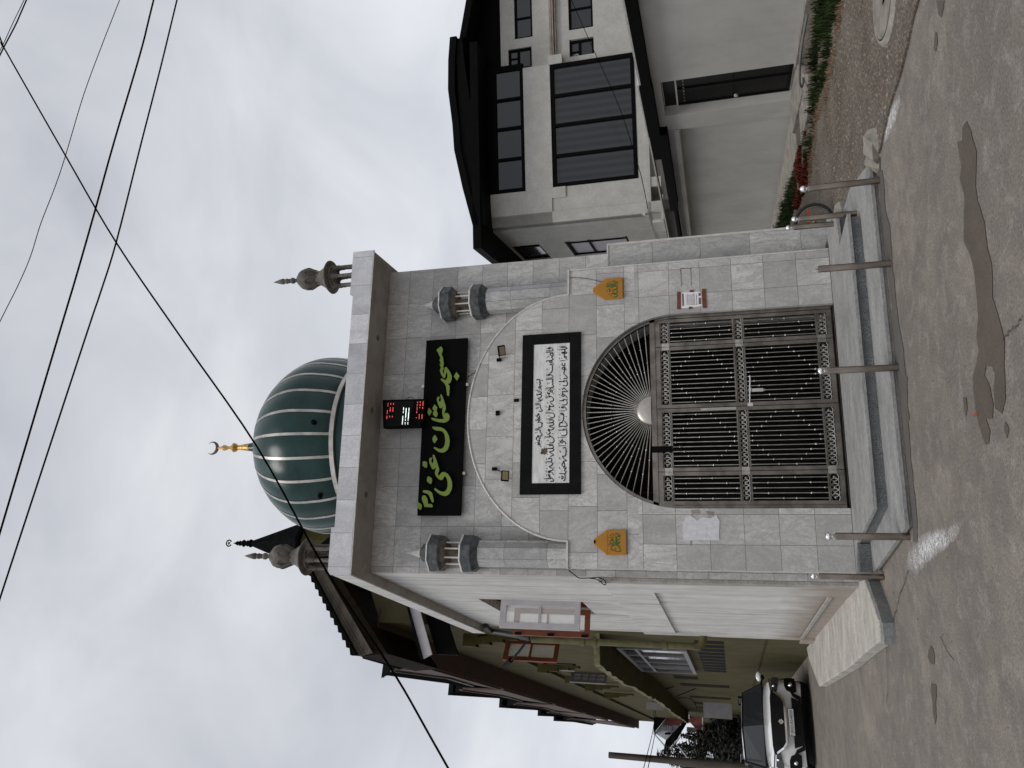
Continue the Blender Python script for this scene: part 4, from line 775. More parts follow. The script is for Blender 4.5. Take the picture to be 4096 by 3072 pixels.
STK=[
[(2.548, 3.847), (2.555, 3.831), (2.55, 3.797), (2.532, 3.803), (2.522, 3.793), (2.513, 3.806), (2.5, 3.79), (2.488, 3.803), (2.466, 3.796), (2.452, 3.814), (2.439, 3.805), (2.447, 3.79), (2.46, 3.796)],
[(2.438, 3.79), (2.413, 3.774)],
[(2.543, 3.78), (2.538, 3.777)],
[(2.549, 3.769), (2.53, 3.764)],
[(2.475, 3.778), (2.456, 3.771)],
[(2.518, 3.843), (2.508, 3.834)],
[(2.412, 3.857), (2.413, 3.789)],
[(2.39, 3.832), (2.39, 3.783), (2.379, 3.778), (2.364, 3.788), (2.355, 3.825)],
[(2.355, 3.825), (2.351, 3.782), (2.329, 3.776), (2.309, 3.8), (2.307, 3.825), (2.287, 3.8), (2.28, 3.778), (2.271, 3.783), (2.268, 3.824)],
[(2.363, 3.844), (2.353, 3.831), (2.344, 3.842)],
[(2.301, 3.772), (2.279, 3.761)],
[(2.239, 3.861), (2.242, 3.783)],
[(2.219, 3.86), (2.219, 3.796), (2.195, 3.792), (2.164, 3.78), (2.145, 3.763), (2.133, 3.776), (2.135, 3.81)],
[(2.19, 3.823), (2.18, 3.818), (2.178, 3.832)],
[(2.187, 3.847), (2.16, 3.841)],
[(2.981, 3.663), (2.97, 3.697), (2.957, 3.681), (2.972, 3.666), (2.964, 3.644), (2.931, 3.628)],
[(2.937, 3.728), (2.935, 3.635)],
[(2.916, 3.728), (2.915, 3.644), (2.89, 3.631), (2.859, 3.637), (2.88, 3.668), (2.898, 3.662), (2.891, 3.637)],
[(2.859, 3.637), (2.841, 3.646), (2.815, 3.63), (2.801, 3.661), (2.802, 3.72)],
[(2.801, 3.661), (2.784, 3.642), (2.769, 3.661), (2.782, 3.676), (2.797, 3.661)],
[(2.778, 3.645), (2.742, 3.617)],
[(2.975, 3.719), (2.958, 3.709)],
[(2.862, 3.693), (2.849, 3.681)],
[(2.857, 3.708), (2.84, 3.7)],
[(2.79, 3.726), (2.787, 3.71)],
[(2.742, 3.676), (2.746, 3.642), (2.683, 3.637), (2.64, 3.65), (2.638, 3.675)],
[(2.703, 3.683), (2.698, 3.68)],
[(2.685, 3.683), (2.68, 3.68)],
[(2.693, 3.716), (2.677, 3.7)],
[(2.622, 3.665), (2.611, 3.696), (2.601, 3.681), (2.613, 3.665), (2.599, 3.638), (2.57, 3.625)],
[(2.618, 3.715), (2.593, 3.705)],
[(2.569, 3.72), (2.569, 3.631)],
[(2.55, 3.72), (2.552, 3.631), (2.537, 3.634), (2.524, 3.628), (2.512, 3.637), (2.499, 3.627), (2.478, 3.633), (2.458, 3.621), (2.441, 3.639), (2.435, 3.716)],
[(2.441, 3.639), (2.397, 3.694)],
[(2.441, 3.639), (2.412, 3.614)],
[(2.508, 3.683), (2.495, 3.67)],
[(2.505, 3.701), (2.483, 3.693)],
[(2.429, 3.722), (2.413, 3.712)],
[(2.402, 3.663), (2.407, 3.639), (2.382, 3.638), (2.386, 3.663), (2.402, 3.663)],
[(2.382, 3.638), (2.346, 3.615)],
[(2.384, 3.694), (2.363, 3.696), (2.368, 3.669), (2.344, 3.681), (2.319, 3.668), (2.32, 3.73)],
[(2.319, 3.668), (2.324, 3.656), (2.305, 3.626), (2.274, 3.619), (2.259, 3.637), (2.263, 3.665)],
[(2.348, 3.715), (2.336, 3.708)],
[(2.304, 3.717), (2.303, 3.698)],
[(2.248, 3.662), (2.219, 3.637), (2.2, 3.615), (2.189, 3.63), (2.193, 3.661)],
[(2.209, 3.676), (2.202, 3.664), (2.193, 3.676), (2.184, 3.664), (2.172, 3.679), (2.159, 3.661), (2.142, 3.682), (2.157, 3.679), (2.159, 3.655)],
[(2.153, 3.654), (2.127, 3.621)],
[(2.253, 3.704), (2.231, 3.693)],
[(2.198, 3.719), (2.179, 3.697)],
[(2.137, 3.709), (2.13, 3.694)],
[(2.983, 3.533), (2.985, 3.456)],
[(2.97, 3.533), (2.966, 3.459), (2.953, 3.448), (2.942, 3.477), (2.94, 3.533)],
[(2.942, 3.477), (2.907, 3.477), (2.903, 3.514), (2.886, 3.502), (2.907, 3.477), (2.902, 3.45), (2.884, 3.465), (2.901, 3.48), (2.838, 3.48), (2.824, 3.461), (2.843, 3.455), (2.847, 3.477)],
[(2.824, 3.461), (2.793, 3.44)],
[(2.987, 3.555), (2.974, 3.545)],
[(2.946, 3.551), (2.933, 3.542)],
[(2.944, 3.579), (2.942, 3.567)],
[(2.886, 3.551), (2.866, 3.532)],
[(2.835, 3.55), (2.813, 3.543)],
[(2.831, 3.523), (2.818, 3.513)],
[(2.79, 3.545), (2.791, 3.467)],
[(2.758, 3.507), (2.733, 3.51), (2.722, 3.488), (2.737, 3.473), (2.759, 3.479)],
[(2.722, 3.488), (2.7, 3.473), (2.684, 3.473), (2.676, 3.5), (2.692, 3.51), (2.701, 3.491), (2.684, 3.476), (2.65, 3.479), (2.613, 3.485), (2.587, 3.457), (2.562, 3.442), (2.55, 3.457), (2.553, 3.496)],
[(2.731, 3.539), (2.726, 3.536)],
[(2.673, 3.531), (2.668, 3.528)],
[(2.713, 3.55), (2.703, 3.54)],
[(2.684, 3.461), (2.658, 3.456)],
[(2.603, 3.54), (2.594, 3.527)],
[(2.56, 3.542), (2.547, 3.53)],
[(2.514, 3.554), (2.515, 3.505), (2.505, 3.484), (2.524, 3.487), (2.513, 3.451), (2.481, 3.438), (2.454, 3.456), (2.462, 3.502)],
[(2.534, 3.451), (2.515, 3.442)],
[(2.48, 3.542), (2.473, 3.533)],
[(2.407, 3.508), (2.427, 3.478), (2.409, 3.468), (2.386, 3.441), (2.377, 3.444), (2.383, 3.508)],
[(2.383, 3.508), (2.355, 3.498), (2.325, 3.51), (2.317, 3.486), (2.342, 3.483), (2.352, 3.498)],
[(2.336, 3.486), (2.322, 3.459), (2.292, 3.437)],
[(2.429, 3.517), (2.424, 3.515)],
[(2.357, 3.525), (2.352, 3.523)],
[(2.415, 3.55), (2.402, 3.529)],
[(2.348, 3.55), (2.328, 3.528)],
[(2.31, 3.54), (2.301, 3.528)],
[(2.26, 3.543), (2.263, 3.498), (2.256, 3.483), (2.278, 3.489), (2.273, 3.456), (2.236, 3.44), (2.206, 3.455), (2.208, 3.506)],
[(2.275, 3.454), (2.27, 3.451)],
[(2.285, 3.443), (2.267, 3.437)],
[(2.228, 3.543), (2.222, 3.534)],
[(2.186, 3.485), (2.175, 3.515), (2.165, 3.497), (2.18, 3.482), (2.164, 3.461), (2.139, 3.448)],
[(2.189, 3.547), (2.167, 3.539)],
[(2.128, 3.542), (2.129, 3.458)],
[(2.107, 3.809), (2.068, 3.833), (2.045, 3.796), (2.082, 3.806), (2.107, 3.809)],
[(2.045, 3.796), (2.028, 3.821), (2.015, 3.805), (2.024, 3.79), (2.039, 3.805)],
[(2.02, 3.857), (2.019, 3.82), (2.003, 3.805), (1.991, 3.82)],
[(1.991, 3.82), (1.987, 3.777), (1.956, 3.765), (1.929, 3.773), (1.928, 3.816)],
[(1.959, 3.809), (1.954, 3.806)],
[(2.081, 3.856), (2.077, 3.846)],
[(1.989, 3.761), (1.971, 3.756)],
[(1.909, 3.858), (1.91, 3.784)],
[(1.891, 3.858), (1.891, 3.791), (1.863, 3.788), (1.839, 3.766), (1.818, 3.766), (1.812, 3.793)],
[(1.868, 3.836), (1.855, 3.824)],
[(1.862, 3.849), (1.847, 3.842)],
[(1.825, 3.811), (1.775, 3.838), (1.755, 3.795), (1.792, 3.802), (1.825, 3.811)],
[(1.755, 3.795), (1.732, 3.801), (1.738, 3.828)],
[(1.732, 3.801), (1.702, 3.813), (1.707, 3.786), (1.726, 3.798)],
[(1.696, 3.791), (1.668, 3.77)],
[(1.751, 3.775), (1.746, 3.773)],
[(1.737, 3.771), (1.732, 3.768)],
[(1.803, 3.787), (1.779, 3.779)],
[(1.73, 3.848), (1.721, 3.842)],
[(2.11, 3.721), (2.105, 3.63), (2.078, 3.605), (2.054, 3.608), (2.046, 3.629), (2.05, 3.659)],
[(2.078, 3.681), (2.062, 3.672)],
[(2.03, 3.714), (2.03, 3.617)],
[(2.014, 3.677), (2.015, 3.629), (2.0, 3.617), (1.982, 3.628), (1.979, 3.683)],
[(1.979, 3.683), (1.976, 3.622), (1.952, 3.616), (1.941, 3.652), (1.935, 3.67), (1.916, 3.628), (1.901, 3.616), (1.883, 3.649)],
[(1.988, 3.707), (1.972, 3.692)],
[(1.928, 3.613), (1.912, 3.601)],
[(1.891, 3.688), (1.875, 3.676), (1.884, 3.661), (1.896, 3.67), (1.891, 3.688)],
[(1.875, 3.67), (1.851, 3.657), (1.833, 3.675), (1.809, 3.657), (1.797, 3.675), (1.799, 3.723)],
[(1.797, 3.675), (1.803, 3.651), (1.784, 3.618), (1.754, 3.605), (1.724, 3.62), (1.722, 3.668)],
[(1.858, 3.709), (1.843, 3.7)],
[(1.84, 3.693), (1.825, 3.687)],
[(1.811, 3.729), (1.795, 3.718)],
[(1.79, 3.738), (1.778, 3.732)],
[(1.844, 3.636), (1.835, 3.615)],
[(1.756, 3.699), (1.746, 3.674)],
[(1.701, 3.701), (1.701, 3.617)],
[(1.687, 3.674), (1.689, 3.626), (1.671, 3.616), (1.653, 3.625), (1.65, 3.688)],
[(1.65, 3.688), (1.646, 3.619), (1.623, 3.613), (1.612, 3.649), (1.603, 3.664), (1.582, 3.625), (1.567, 3.613), (1.548, 3.654)],
[(1.593, 3.712), (1.571, 3.684)],
[(1.661, 3.706), (1.646, 3.691)],
[(1.535, 3.666), (1.518, 3.672), (1.529, 3.648), (1.511, 3.633), (1.482, 3.645), (1.486, 3.698)],
[(1.482, 3.645), (1.464, 3.623), (1.441, 3.629), (1.429, 3.647), (1.418, 3.665), (1.4, 3.629), (1.382, 3.614), (1.371, 3.646), (1.365, 3.679)],
[(1.471, 3.613), (1.466, 3.61)],
[(1.456, 3.609), (1.451, 3.607)],
[(1.524, 3.705), (1.504, 3.694)],
[(1.486, 3.713), (1.459, 3.701)],
[(1.436, 3.707), (1.43, 3.702)],
[(1.417, 3.611), (1.399, 3.6)],
[(1.365, 3.652), (1.353, 3.679), (1.342, 3.664), (1.356, 3.652), (1.347, 3.628), (1.317, 3.609)],
[(1.324, 3.679), (1.318, 3.655), (1.31, 3.673), (1.301, 3.652), (1.292, 3.669), (1.283, 3.645), (1.271, 3.651), (1.272, 3.711)],
[(1.271, 3.651), (1.277, 3.628), (1.253, 3.61), (1.239, 3.615), (1.238, 3.651)],
[(1.281, 3.735), (1.263, 3.714)],
[(1.257, 3.705), (1.24, 3.69)],
[(1.377, 3.709), (1.348, 3.697)],
[(1.325, 3.702), (1.301, 3.693)],
[(1.401, 3.706), (1.392, 3.687)],
[(1.37, 3.6), (1.365, 3.596)],
[(2.102, 3.497), (2.094, 3.527), (2.078, 3.503), (2.095, 3.491), (2.05, 3.484), (1.996, 3.496), (1.97, 3.52)],
[(1.995, 3.475), (1.952, 3.442), (1.929, 3.448), (1.926, 3.478), (1.933, 3.496)],
[(1.933, 3.496), (1.927, 3.541), (1.979, 3.529), (1.969, 3.496)],
[(2.07, 3.534), (2.065, 3.531)],
[(2.03, 3.522), (2.025, 3.519)],
[(2.012, 3.521), (2.007, 3.519)],
[(2.055, 3.551), (2.046, 3.535)],
[(2.025, 3.55), (1.998, 3.543)],
[(2.061, 3.463), (2.049, 3.445)],
[(1.881, 3.552), (1.882, 3.501), (1.876, 3.48), (1.894, 3.486), (1.878, 3.45), (1.839, 3.443), (1.81, 3.465), (1.814, 3.516)],
[(1.908, 3.457), (1.883, 3.442)],
[(1.844, 3.531), (1.835, 3.522)],
[(1.788, 3.538), (1.79, 3.456)],
[(1.797, 3.561), (1.776, 3.545)],
[(1.772, 3.51), (1.757, 3.501), (1.728, 3.527), (1.718, 3.5), (1.739, 3.491), (1.751, 3.506)],
[(1.742, 3.494), (1.732, 3.471), (1.699, 3.454)],
[(1.76, 3.465), (1.754, 3.462)],
[(1.752, 3.545), (1.743, 3.53)],
[(1.722, 3.545), (1.698, 3.539)],
[(1.681, 3.551), (1.683, 3.458)],
[(1.65, 3.494), (1.658, 3.461), (1.608, 3.452), (1.555, 3.461), (1.55, 3.493)],
[(1.609, 3.441), (1.604, 3.439)],
[(1.624, 3.535), (1.594, 3.52)],
[(1.556, 3.502), (1.52, 3.481), (1.499, 3.449), (1.49, 3.454), (1.488, 3.49)],
[(1.539, 3.535), (1.506, 3.526)],
[(1.482, 3.481), (1.436, 3.504), (1.42, 3.469), (1.455, 3.472), (1.482, 3.481)],
[(1.42, 3.469), (1.403, 3.481), (1.388, 3.463), (1.403, 3.451), (1.414, 3.463)],
[(1.388, 3.463), (1.368, 3.469), (1.344, 3.454), (1.33, 3.468), (1.333, 3.539)],
[(1.33, 3.468), (1.286, 3.462), (1.252, 3.468), (1.24, 3.485)],
[(1.296, 3.512), (1.298, 3.492), (1.275, 3.489), (1.267, 3.503), (1.281, 3.512)],
[(1.296, 3.542), (1.273, 3.532)],
[(1.376, 3.505), (1.371, 3.503)],
[(1.36, 3.505), (1.355, 3.503)],
[(1.416, 3.54), (1.386, 3.525)],
[(1.368, 3.445), (1.35, 3.439)],
[(1.468, 3.537), (1.462, 3.525)],
]
b=MB()
for sk in STK: stroke(b,sk,0.0125 if len(sk)>2 else 0.010,9.3590,9.3618)
b.build('script',m_ink,ip)
bp=(1.614, 3.733)
b=MB(); rr=random.Random(2); pp=[(bp[0]+0.05*math.cos(t)*rr.uniform(.6,1.1),bp[1]+0.05*math.sin(t)*rr.uniform(.6,1.1)) for t in [2*PI*i/22 for i in range(22)]]; b.prism(pp,9.3595,9.3618); b.build('scorch_mark',m_burn,ip)
# amber plaques
def plaque(label,poly,folds):
    t=thing('wall_plaque',label,'plaque',(sum(p[0] for p in poly)/len(poly),9.37,poly[0][1])); b=MB(); b.prism(poly,9.352,9.379); b.build('plate',m_yel,t,bevel=0.003); return t
tR=plaque('amber pointed plaque with green Arabic letters on the right pier',[(3.747, 3.106), (3.698, 3.105), (3.688, 3.092), (3.586, 2.951), (3.591, 2.717), (3.872, 2.715), (3.872, 2.94)],None)
tL=plaque('amber house-shaped plaque with green calligraphy and black clip on the left pier',[(0.528, 3.109), (0.481, 3.109), (0.353, 2.952), (0.356, 2.716), (0.644, 2.718), (0.644, 2.955)],None)
def strokes(parent,name,mat,lst,wd,y=9.3495):
    b=MB()
    for s_ in lst: stroke(b,s_,wd,y,y+0.0022)
    b.build(name,mat,parent)
strokes(tR,'green_script',m_green,[[(3.821, 2.847), (3.83, 2.826), (3.818, 2.809), (3.801, 2.806), (3.789, 2.824), (3.784, 2.873), (3.777, 2.93)], [(3.769, 2.784), (3.771, 2.822), (3.762, 2.886), (3.757, 2.929)], [(3.739, 2.87), (3.748, 2.848), (3.754, 2.804), (3.737, 2.788), (3.719, 2.792), (3.713, 2.81), (3.704, 2.866)], [(3.713, 2.81), (3.697, 2.792), (3.678, 2.786), (3.662, 2.798), (3.659, 2.823), (3.662, 2.861), (3.649, 2.836), (3.641, 2.798), (3.629, 2.785), (3.614, 2.798), (3.609, 2.824), (3.608, 2.846)], [(3.824, 2.788), (3.791, 2.786)]],0.013)
strokes(tR,'black_script',m_ink,[[(3.827, 2.882), (3.795, 2.869)], [(3.798, 2.918), (3.808, 2.906), (3.809, 2.888)], [(3.696, 2.929), (3.701, 2.909)], [(3.716, 2.899), (3.715, 2.876), (3.705, 2.889), (3.696, 2.876), (3.686, 2.896)], [(3.736, 2.901), (3.731, 2.883)], [(3.682, 2.852), (3.687, 2.838), (3.686, 2.818)], [(3.65, 2.902), (3.664, 2.886)], [(3.642, 2.884), (3.636, 2.871), (3.613, 2.862)], [(3.806, 2.844), (3.806, 2.832)], [(3.849, 2.732), (3.847, 2.727)], [(3.712, 3.082), (3.71, 3.078)]],0.006)
strokes(tL,'green_script',m_green,[[(0.599, 2.849), (0.604, 2.826), (0.59, 2.809), (0.571, 2.812), (0.562, 2.825)], [(0.443, 2.906), (0.458, 2.884), (0.467, 2.858), (0.466, 2.837), (0.45, 2.813), (0.425, 2.794), (0.406, 2.788), (0.394, 2.799), (0.395, 2.827), (0.405, 2.859)], [(0.592, 2.792), (0.558, 2.795)]],0.012)
b=MB(); b.prism([(0.585, 2.844), (0.543, 2.825), (0.494, 2.806), (0.514, 2.795), (0.518, 2.787), (0.499, 2.791), (0.478, 2.804), (0.466, 2.826), (0.469, 2.841), (0.5, 2.869), (0.517, 2.879), (0.515, 2.894), (0.525, 2.905), (0.538, 2.901), (0.55, 2.886), (0.543, 2.875), (0.526, 2.87), (0.488, 2.847)],9.3492,9.3518); b.build('green_script',m_green,tL)
strokes(tL,'black_script',m_ink,[[(0.557, 2.935), (0.562, 2.854)], [(0.606, 2.88), (0.57, 2.863)], [(0.576, 2.914), (0.588, 2.902), (0.585, 2.881)], [(0.506, 2.918), (0.462, 2.893)], [(0.513, 2.907), (0.486, 2.893)], [(0.524, 2.931), (0.517, 2.92)], [(0.49, 2.886), (0.488, 2.871), (0.479, 2.882), (0.475, 2.869), (0.467, 2.886)], [(0.483, 2.929), (0.472, 2.921), (0.458, 2.928)], [(0.434, 2.902), (0.413, 2.895), (0.404, 2.88)], [(0.422, 2.888), (0.42, 2.878), (0.397, 2.865)], [(0.44, 2.854), (0.431, 2.841), (0.412, 2.852)], [(0.465, 2.813), (0.458, 2.802), (0.457, 2.783)], [(0.541, 2.814), (0.533, 2.804), (0.547, 2.795)]],0.006)
q_=[(0.522, 3.105), (0.488, 3.086)]; b=MB(); b.box(min(q_[0][0],q_[1][0]),max(q_[0][0],q_[1][0]),9.345,9.352,min(q_[0][1],q_[1][1]),max(q_[0][1],q_[1][1])); b.build('clip',m_black,tL)
q_=[(0.642, 2.947), (0.352, 2.948)]; b=MB(); b.box(min(q_[0][0],q_[1][0]),max(q_[0][0],q_[1][0]),9.349,9.352,q_[0][1]-.003,q_[0][1]+.003); b.build('fold',m_yel,tL)
# notice with brown tape
no=thing('paper_notice','printed paper notice held by brown tape on the right pier','notice',(3.6,9.37,2.0))
NP=[(3.614, 1.985), (3.61, 1.88), (3.608, 1.768), (3.599, 1.737), (3.514, 1.734), (3.422, 1.732), (3.41, 1.763), (3.403, 1.85), (3.402, 1.989)]; b=MB(); b.prism(NP,9.3745,9.379); b.build('paper',m_paper,no)
for pg in [[(3.63, 2.033), (3.616, 1.985), (3.389, 1.991), (3.394, 2.039)], [(3.64, 1.728), (3.637, 1.68), (3.384, 1.677), (3.386, 1.726)], [(3.638, 1.877), (3.633, 1.83), (3.606, 1.83), (3.607, 1.876)], [(3.415, 1.897), (3.41, 1.852), (3.39, 1.848), (3.383, 1.896)]]:
    b=MB(); b.prism(pg,9.3705,9.3742); b.build('tape',m_tape,no)
b=MB(); b.prism([(3.6, 1.974), (3.597, 1.951), (3.431, 1.951), (3.433, 1.974)],9.3735,9.3744)
for pg in [[(3.59, 1.773), (3.592, 1.743), (3.556, 1.739), (3.542, 1.77)], [(3.526, 1.771), (3.528, 1.74), (3.44, 1.739), (3.438, 1.774)]]: b.prism(pg,9.3735,9.3744)
b.build('print_block',plain('faded_print',(0.16,0.12,0.13),0.8,var=0.3,scale=40),no)
LNS=[[(3.593, 1.925), (3.44, 1.925)], [(3.592, 1.91), (3.439, 1.91)], [(3.591, 1.902), (3.439, 1.902)], [(3.59, 1.89), (3.438, 1.89)], [(3.589, 1.879), (3.437, 1.879)], [(3.588, 1.868), (3.436, 1.868)], [(3.587, 1.858), (3.435, 1.858)], [(3.586, 1.848), (3.435, 1.848)], [(3.585, 1.837), (3.434, 1.837)], [(3.584, 1.827), (3.433, 1.827)], [(3.583, 1.819), (3.433, 1.819)], [(3.581, 1.798), (3.431, 1.798)], [(3.58, 1.792), (3.431, 1.792)]]
b=MB(); rr=random.Random(9)
for (x0_,z0_),(x1_,z1_) in LNS:
    x=min(x0_,x1_); xe=max(x0_,x1_); zz=(z0_+z1_)/2
    while x<xe-.01:
        l_=rr.uniform(.006,.022); b.box(x,min(xe,x+l_),9.3735,9.3744,zz-.0022,zz+.0022); x+=l_+rr.uniform(.002,.006)
b.build('print_line',plain('grey_print',(0.14,0.12,0.13),0.8),no)
# torn poster residue and tape ghost
rs=thing('torn_poster','torn remains of a white paper poster on the left pier','poster remains',(0.7,9.37,2.0))
rr=random.Random(21)
PB=[(0.739, 2.051), (0.538, 2.057), (0.534, 1.65), (0.754, 1.64), (0.826, 1.665), (0.783, 1.737), (0.804, 1.807), (0.761, 1.893), (0.826, 1.962), (0.812, 2.005)]
def torn(poly,a,k):
    o=[]
    for i in range(len(poly)):
        p=poly[i];q2=poly[(i+1)%len(poly)]
        for j_ in range(k): t=j_/k; o.append((p[0]+(q2[0]-p[0])*t+rr.uniform(-a,a),p[1]+(q2[1]-p[1])*t+rr.uniform(-a,a)))
    return o
b=MB(); b.prism(torn(PB,0.005,4),9.3745,9.379); b.build('paper',m_residue,rs)
for c_ in [[(0.884, 1.96), (0.887, 1.86), (0.84, 1.848), (0.838, 1.947)], [(0.876, 1.79), (0.862, 1.692), (0.819, 1.707), (0.833, 1.777)], [(0.525, 1.98), (0.522, 1.958), (0.468, 1.963), (0.471, 1.98)]]:
    b=MB(); b.prism(torn(c_,0.003,3),9.376,9.379); b.build('scrap',m_comp_pl,rs)
gh=MB()
for a_,c_ in [[(3.942, 1.969), (3.932, 1.857)], [(3.945, 1.856), (3.698, 1.854)], [(3.943, 1.98), (3.696, 1.977)]]: gh.bar((a_[0],9.378,a_[1]),(c_[0],9.378,c_[1]),0.010,0.002)
tag(gh.build('tape_mark',m_comp_pl),'faint outline of old tape above the paper notice','tape mark')
# LED clock
lc=thing('led_clock','black digital prayer clock with red and white lights above the name board','digital clock',(2.21,9.62,5.76))
CQ=[(2.422, 6.085), (2.412, 5.437), (2.023, 6.046), (2.023, 5.487)]
b=MB(); b.prism([CQ[0],CQ[1],CQ[3],CQ[2]],9.56,9.664); b.build('case',m_black,lc,bevel=0.006)
b=MB(); b.prism([(CQ[0][0]-.02,CQ[0][1]-.03),(CQ[1][0]-.02,CQ[1][1]+.17),(CQ[3][0]+.02,CQ[3][1]+.20),(CQ[2][0]+.02,CQ[2][1]-.03)],9.557,9.5595); b.build('screen',m_blackgr,lc)
def leds(lst,mat,name,r_):
    for (x,z),(x2,z2) in lst:
        b=MB(); n=max(1,int(abs(x2-x)/0.011)+1)
        for i in range(n):
            t=i/max(1,n-1); xx=x+(x2-x)*t; zz=z+(z2-z)*t; b.box(xx-r_*1.25,xx+r_*1.25,9.5535,9.5565,zz-r_,zz+r_)
        b.build(name,mat,lc)
leds([[(2.367, 5.992), (2.361, 5.992)], [(2.345, 5.993), (2.332, 5.993)], [(2.366, 5.952), (2.352, 5.952)], [(2.364, 5.911), (2.351, 5.911)], [(2.305, 5.955), (2.254, 5.955)], [(2.304, 5.914), (2.252, 5.914)], [(2.265, 5.995), (2.253, 5.995)], [(2.237, 5.997), (2.222, 5.997)], [(2.187, 5.998), (2.153, 5.998)], [(2.185, 5.958), (2.173, 5.958)], [(2.184, 5.917), (2.172, 5.917)], [(2.371, 5.556), (2.359, 5.557)], [(2.372, 5.517), (2.359, 5.517)], [(2.371, 5.476), (2.319, 5.476)], [(2.332, 5.558), (2.317, 5.559)], [(2.331, 5.518), (2.319, 5.518)], [(2.291, 5.558), (2.259, 5.558)], [(2.289, 5.519), (2.279, 5.519)], [(2.291, 5.478), (2.278, 5.478)], [(2.232, 5.561), (2.22, 5.561)], [(2.192, 5.522), (2.139, 5.522)], [(2.19, 5.481), (2.138, 5.481)], [(2.15, 5.563), (2.14, 5.563)]],m_led_r,'red_digit',0.0040)
leds([[(2.295, 5.757), (2.27, 5.757)], [(2.247, 5.758), (2.228, 5.758)], [(2.285, 5.718), (2.229, 5.718)], [(2.285, 5.677), (2.259, 5.677)], [(2.244, 5.678), (2.227, 5.678)], [(2.217, 5.72), (2.159, 5.72)], [(2.216, 5.679), (2.149, 5.679)], [(2.177, 5.761), (2.149, 5.761)], [(2.137, 5.761), (2.111, 5.761)], [(2.136, 5.721), (2.119, 5.721)], [(2.136, 5.681), (2.12, 5.681)], [(2.097, 5.763), (2.069, 5.763)], [(2.088, 5.722), (2.07, 5.722)], [(2.087, 5.682), (2.068, 5.682)]],m_led_w,'white_digit',0.0048)
def wire(name,pts,r,label,cat='cable',mat=None,seg=6):
    b=MB(); b.tube(pts,r,seg); return tag(b.build(name,mat or m_cable,None,True),label,cat)
def crv(pts,n=6):
    P=[Vector(p) for p in pts]; o=[]
    for i in range(len(P)-1):
        p0=P[max(i-1,0)];p1=P[i];p2=P[i+1];p3=P[min(i+2,len(P)-1)]
        for k_ in range(n):
            t=k_/n; o.append(0.5*((2*p1)+(-p0+p2)*t+(2*p0-5*p1+4*p2-p3)*t*t+(-p0+3*p1-3*p2+p3)*t**3))
    return o+[P[-1]]
wire('clock_lead',crv([(x,9.62,z) for x,z in [(2.426, 5.761), (2.453, 5.722), (2.458, 5.677), (2.427, 5.643)]]),0.004,'short black lead looping out of the right side of the digital clock','cable')
wire('board_lead',crv([(x,9.72,z) for x,z in [(2.732, 4.91), (2.789, 4.813), (2.839, 4.734)]]),0.005,'black lead from the name board to the arch trim','cable')
# floodlights
def flood(label,pt,br,rz,tilt):
    t=thing('floodlight',label,'floodlight',(pt[0],9.25,pt[1])); M_=Matrix.Translation((pt[0],9.25,pt[1]))@Matrix.Rotation(rz,4,'Z')@Matrix.Rotation(tilt,4,'X')
    b=MB(M_); b.box(-.068,.068,-.016,.016,-.05,.05); b.build('housing',m_black,t,bevel=0.005)
    b=MB(M_); b.box(-.054,.054,-.020,-.0165,-.036,.036); b.build('lamp_glass',m_lamp,t)
    b=MB(); b.tube([(pt[0],9.265,pt[1]),((pt[0]+br[0])/2+.02,9.30,(pt[1]+br[1])/2),(br[0],9.37,br[1])],0.006,6).box(br[0]-.02,br[0]+.02,9.35,9.379,br[1]-.03,br[1]+.03); b.build('bracket',m_black,t)
    return t
FL=[(1.297, 4.203), (1.404, 4.379), (2.94, 4.293), (2.849, 4.358)]
flood('black floodlight with wire bracket above the inscription, left one',FL[0],FL[1],R(8),R(22))
flood('thin floodlight seen almost edge-on above the inscription, right one',FL[2],FL[3],R(-28),R(40))
JB=[(2.131, 4.358), (2.293, 4.132)]
b=MB(); b.box(JB[0][0]-.03,JB[0][0]+.03,9.35,9.379,JB[0][1]-.022,JB[0][1]+.022).box(JB[0][0]-.01,JB[0][0]+.02,9.34,9.35,JB[0][1]-.035,JB[0][1]+.01); tag(b.build('cable_stub',m_black),'black cable stub on the wall between the two floodlights','cable')
b=MB(); b.box(JB[1][0]-.02,JB[1][0]+.02,9.365,9.379,JB[1][1]-.05,JB[1][1]+.01); tag(b.build('hook',m_black),'small black hook in the marble just above the inscription border','hook')
wire('plaque_lead',crv([(x,9.368,z) for x,z in [(3.92, 3.445), (3.933, 3.415), (3.91, 3.233), (3.875, 3.098), (3.836, 2.98)]]),0.003,'thin black lead from the ledge to the right plaque','cable')
wb=cr_=[(0.762, 3.337), (0.462, 3.317), (0.291, 3.299), (0.311, 3.174), (0.345, 3.071), (0.235, 3.017), (-0.006, 3.019), (-0.135, 3.055), (-0.028, 3.073), (0.111, 3.063), (0.093, 3.082), (0.24, 3.098), (0.304, 3.181)]
wire('loose_cable',crv([tuple(fpt('S',x,-0.07,z)) for x,z in wb],4),0.006,'tangle of black cable coming loose at the corner of the side wall','cable')

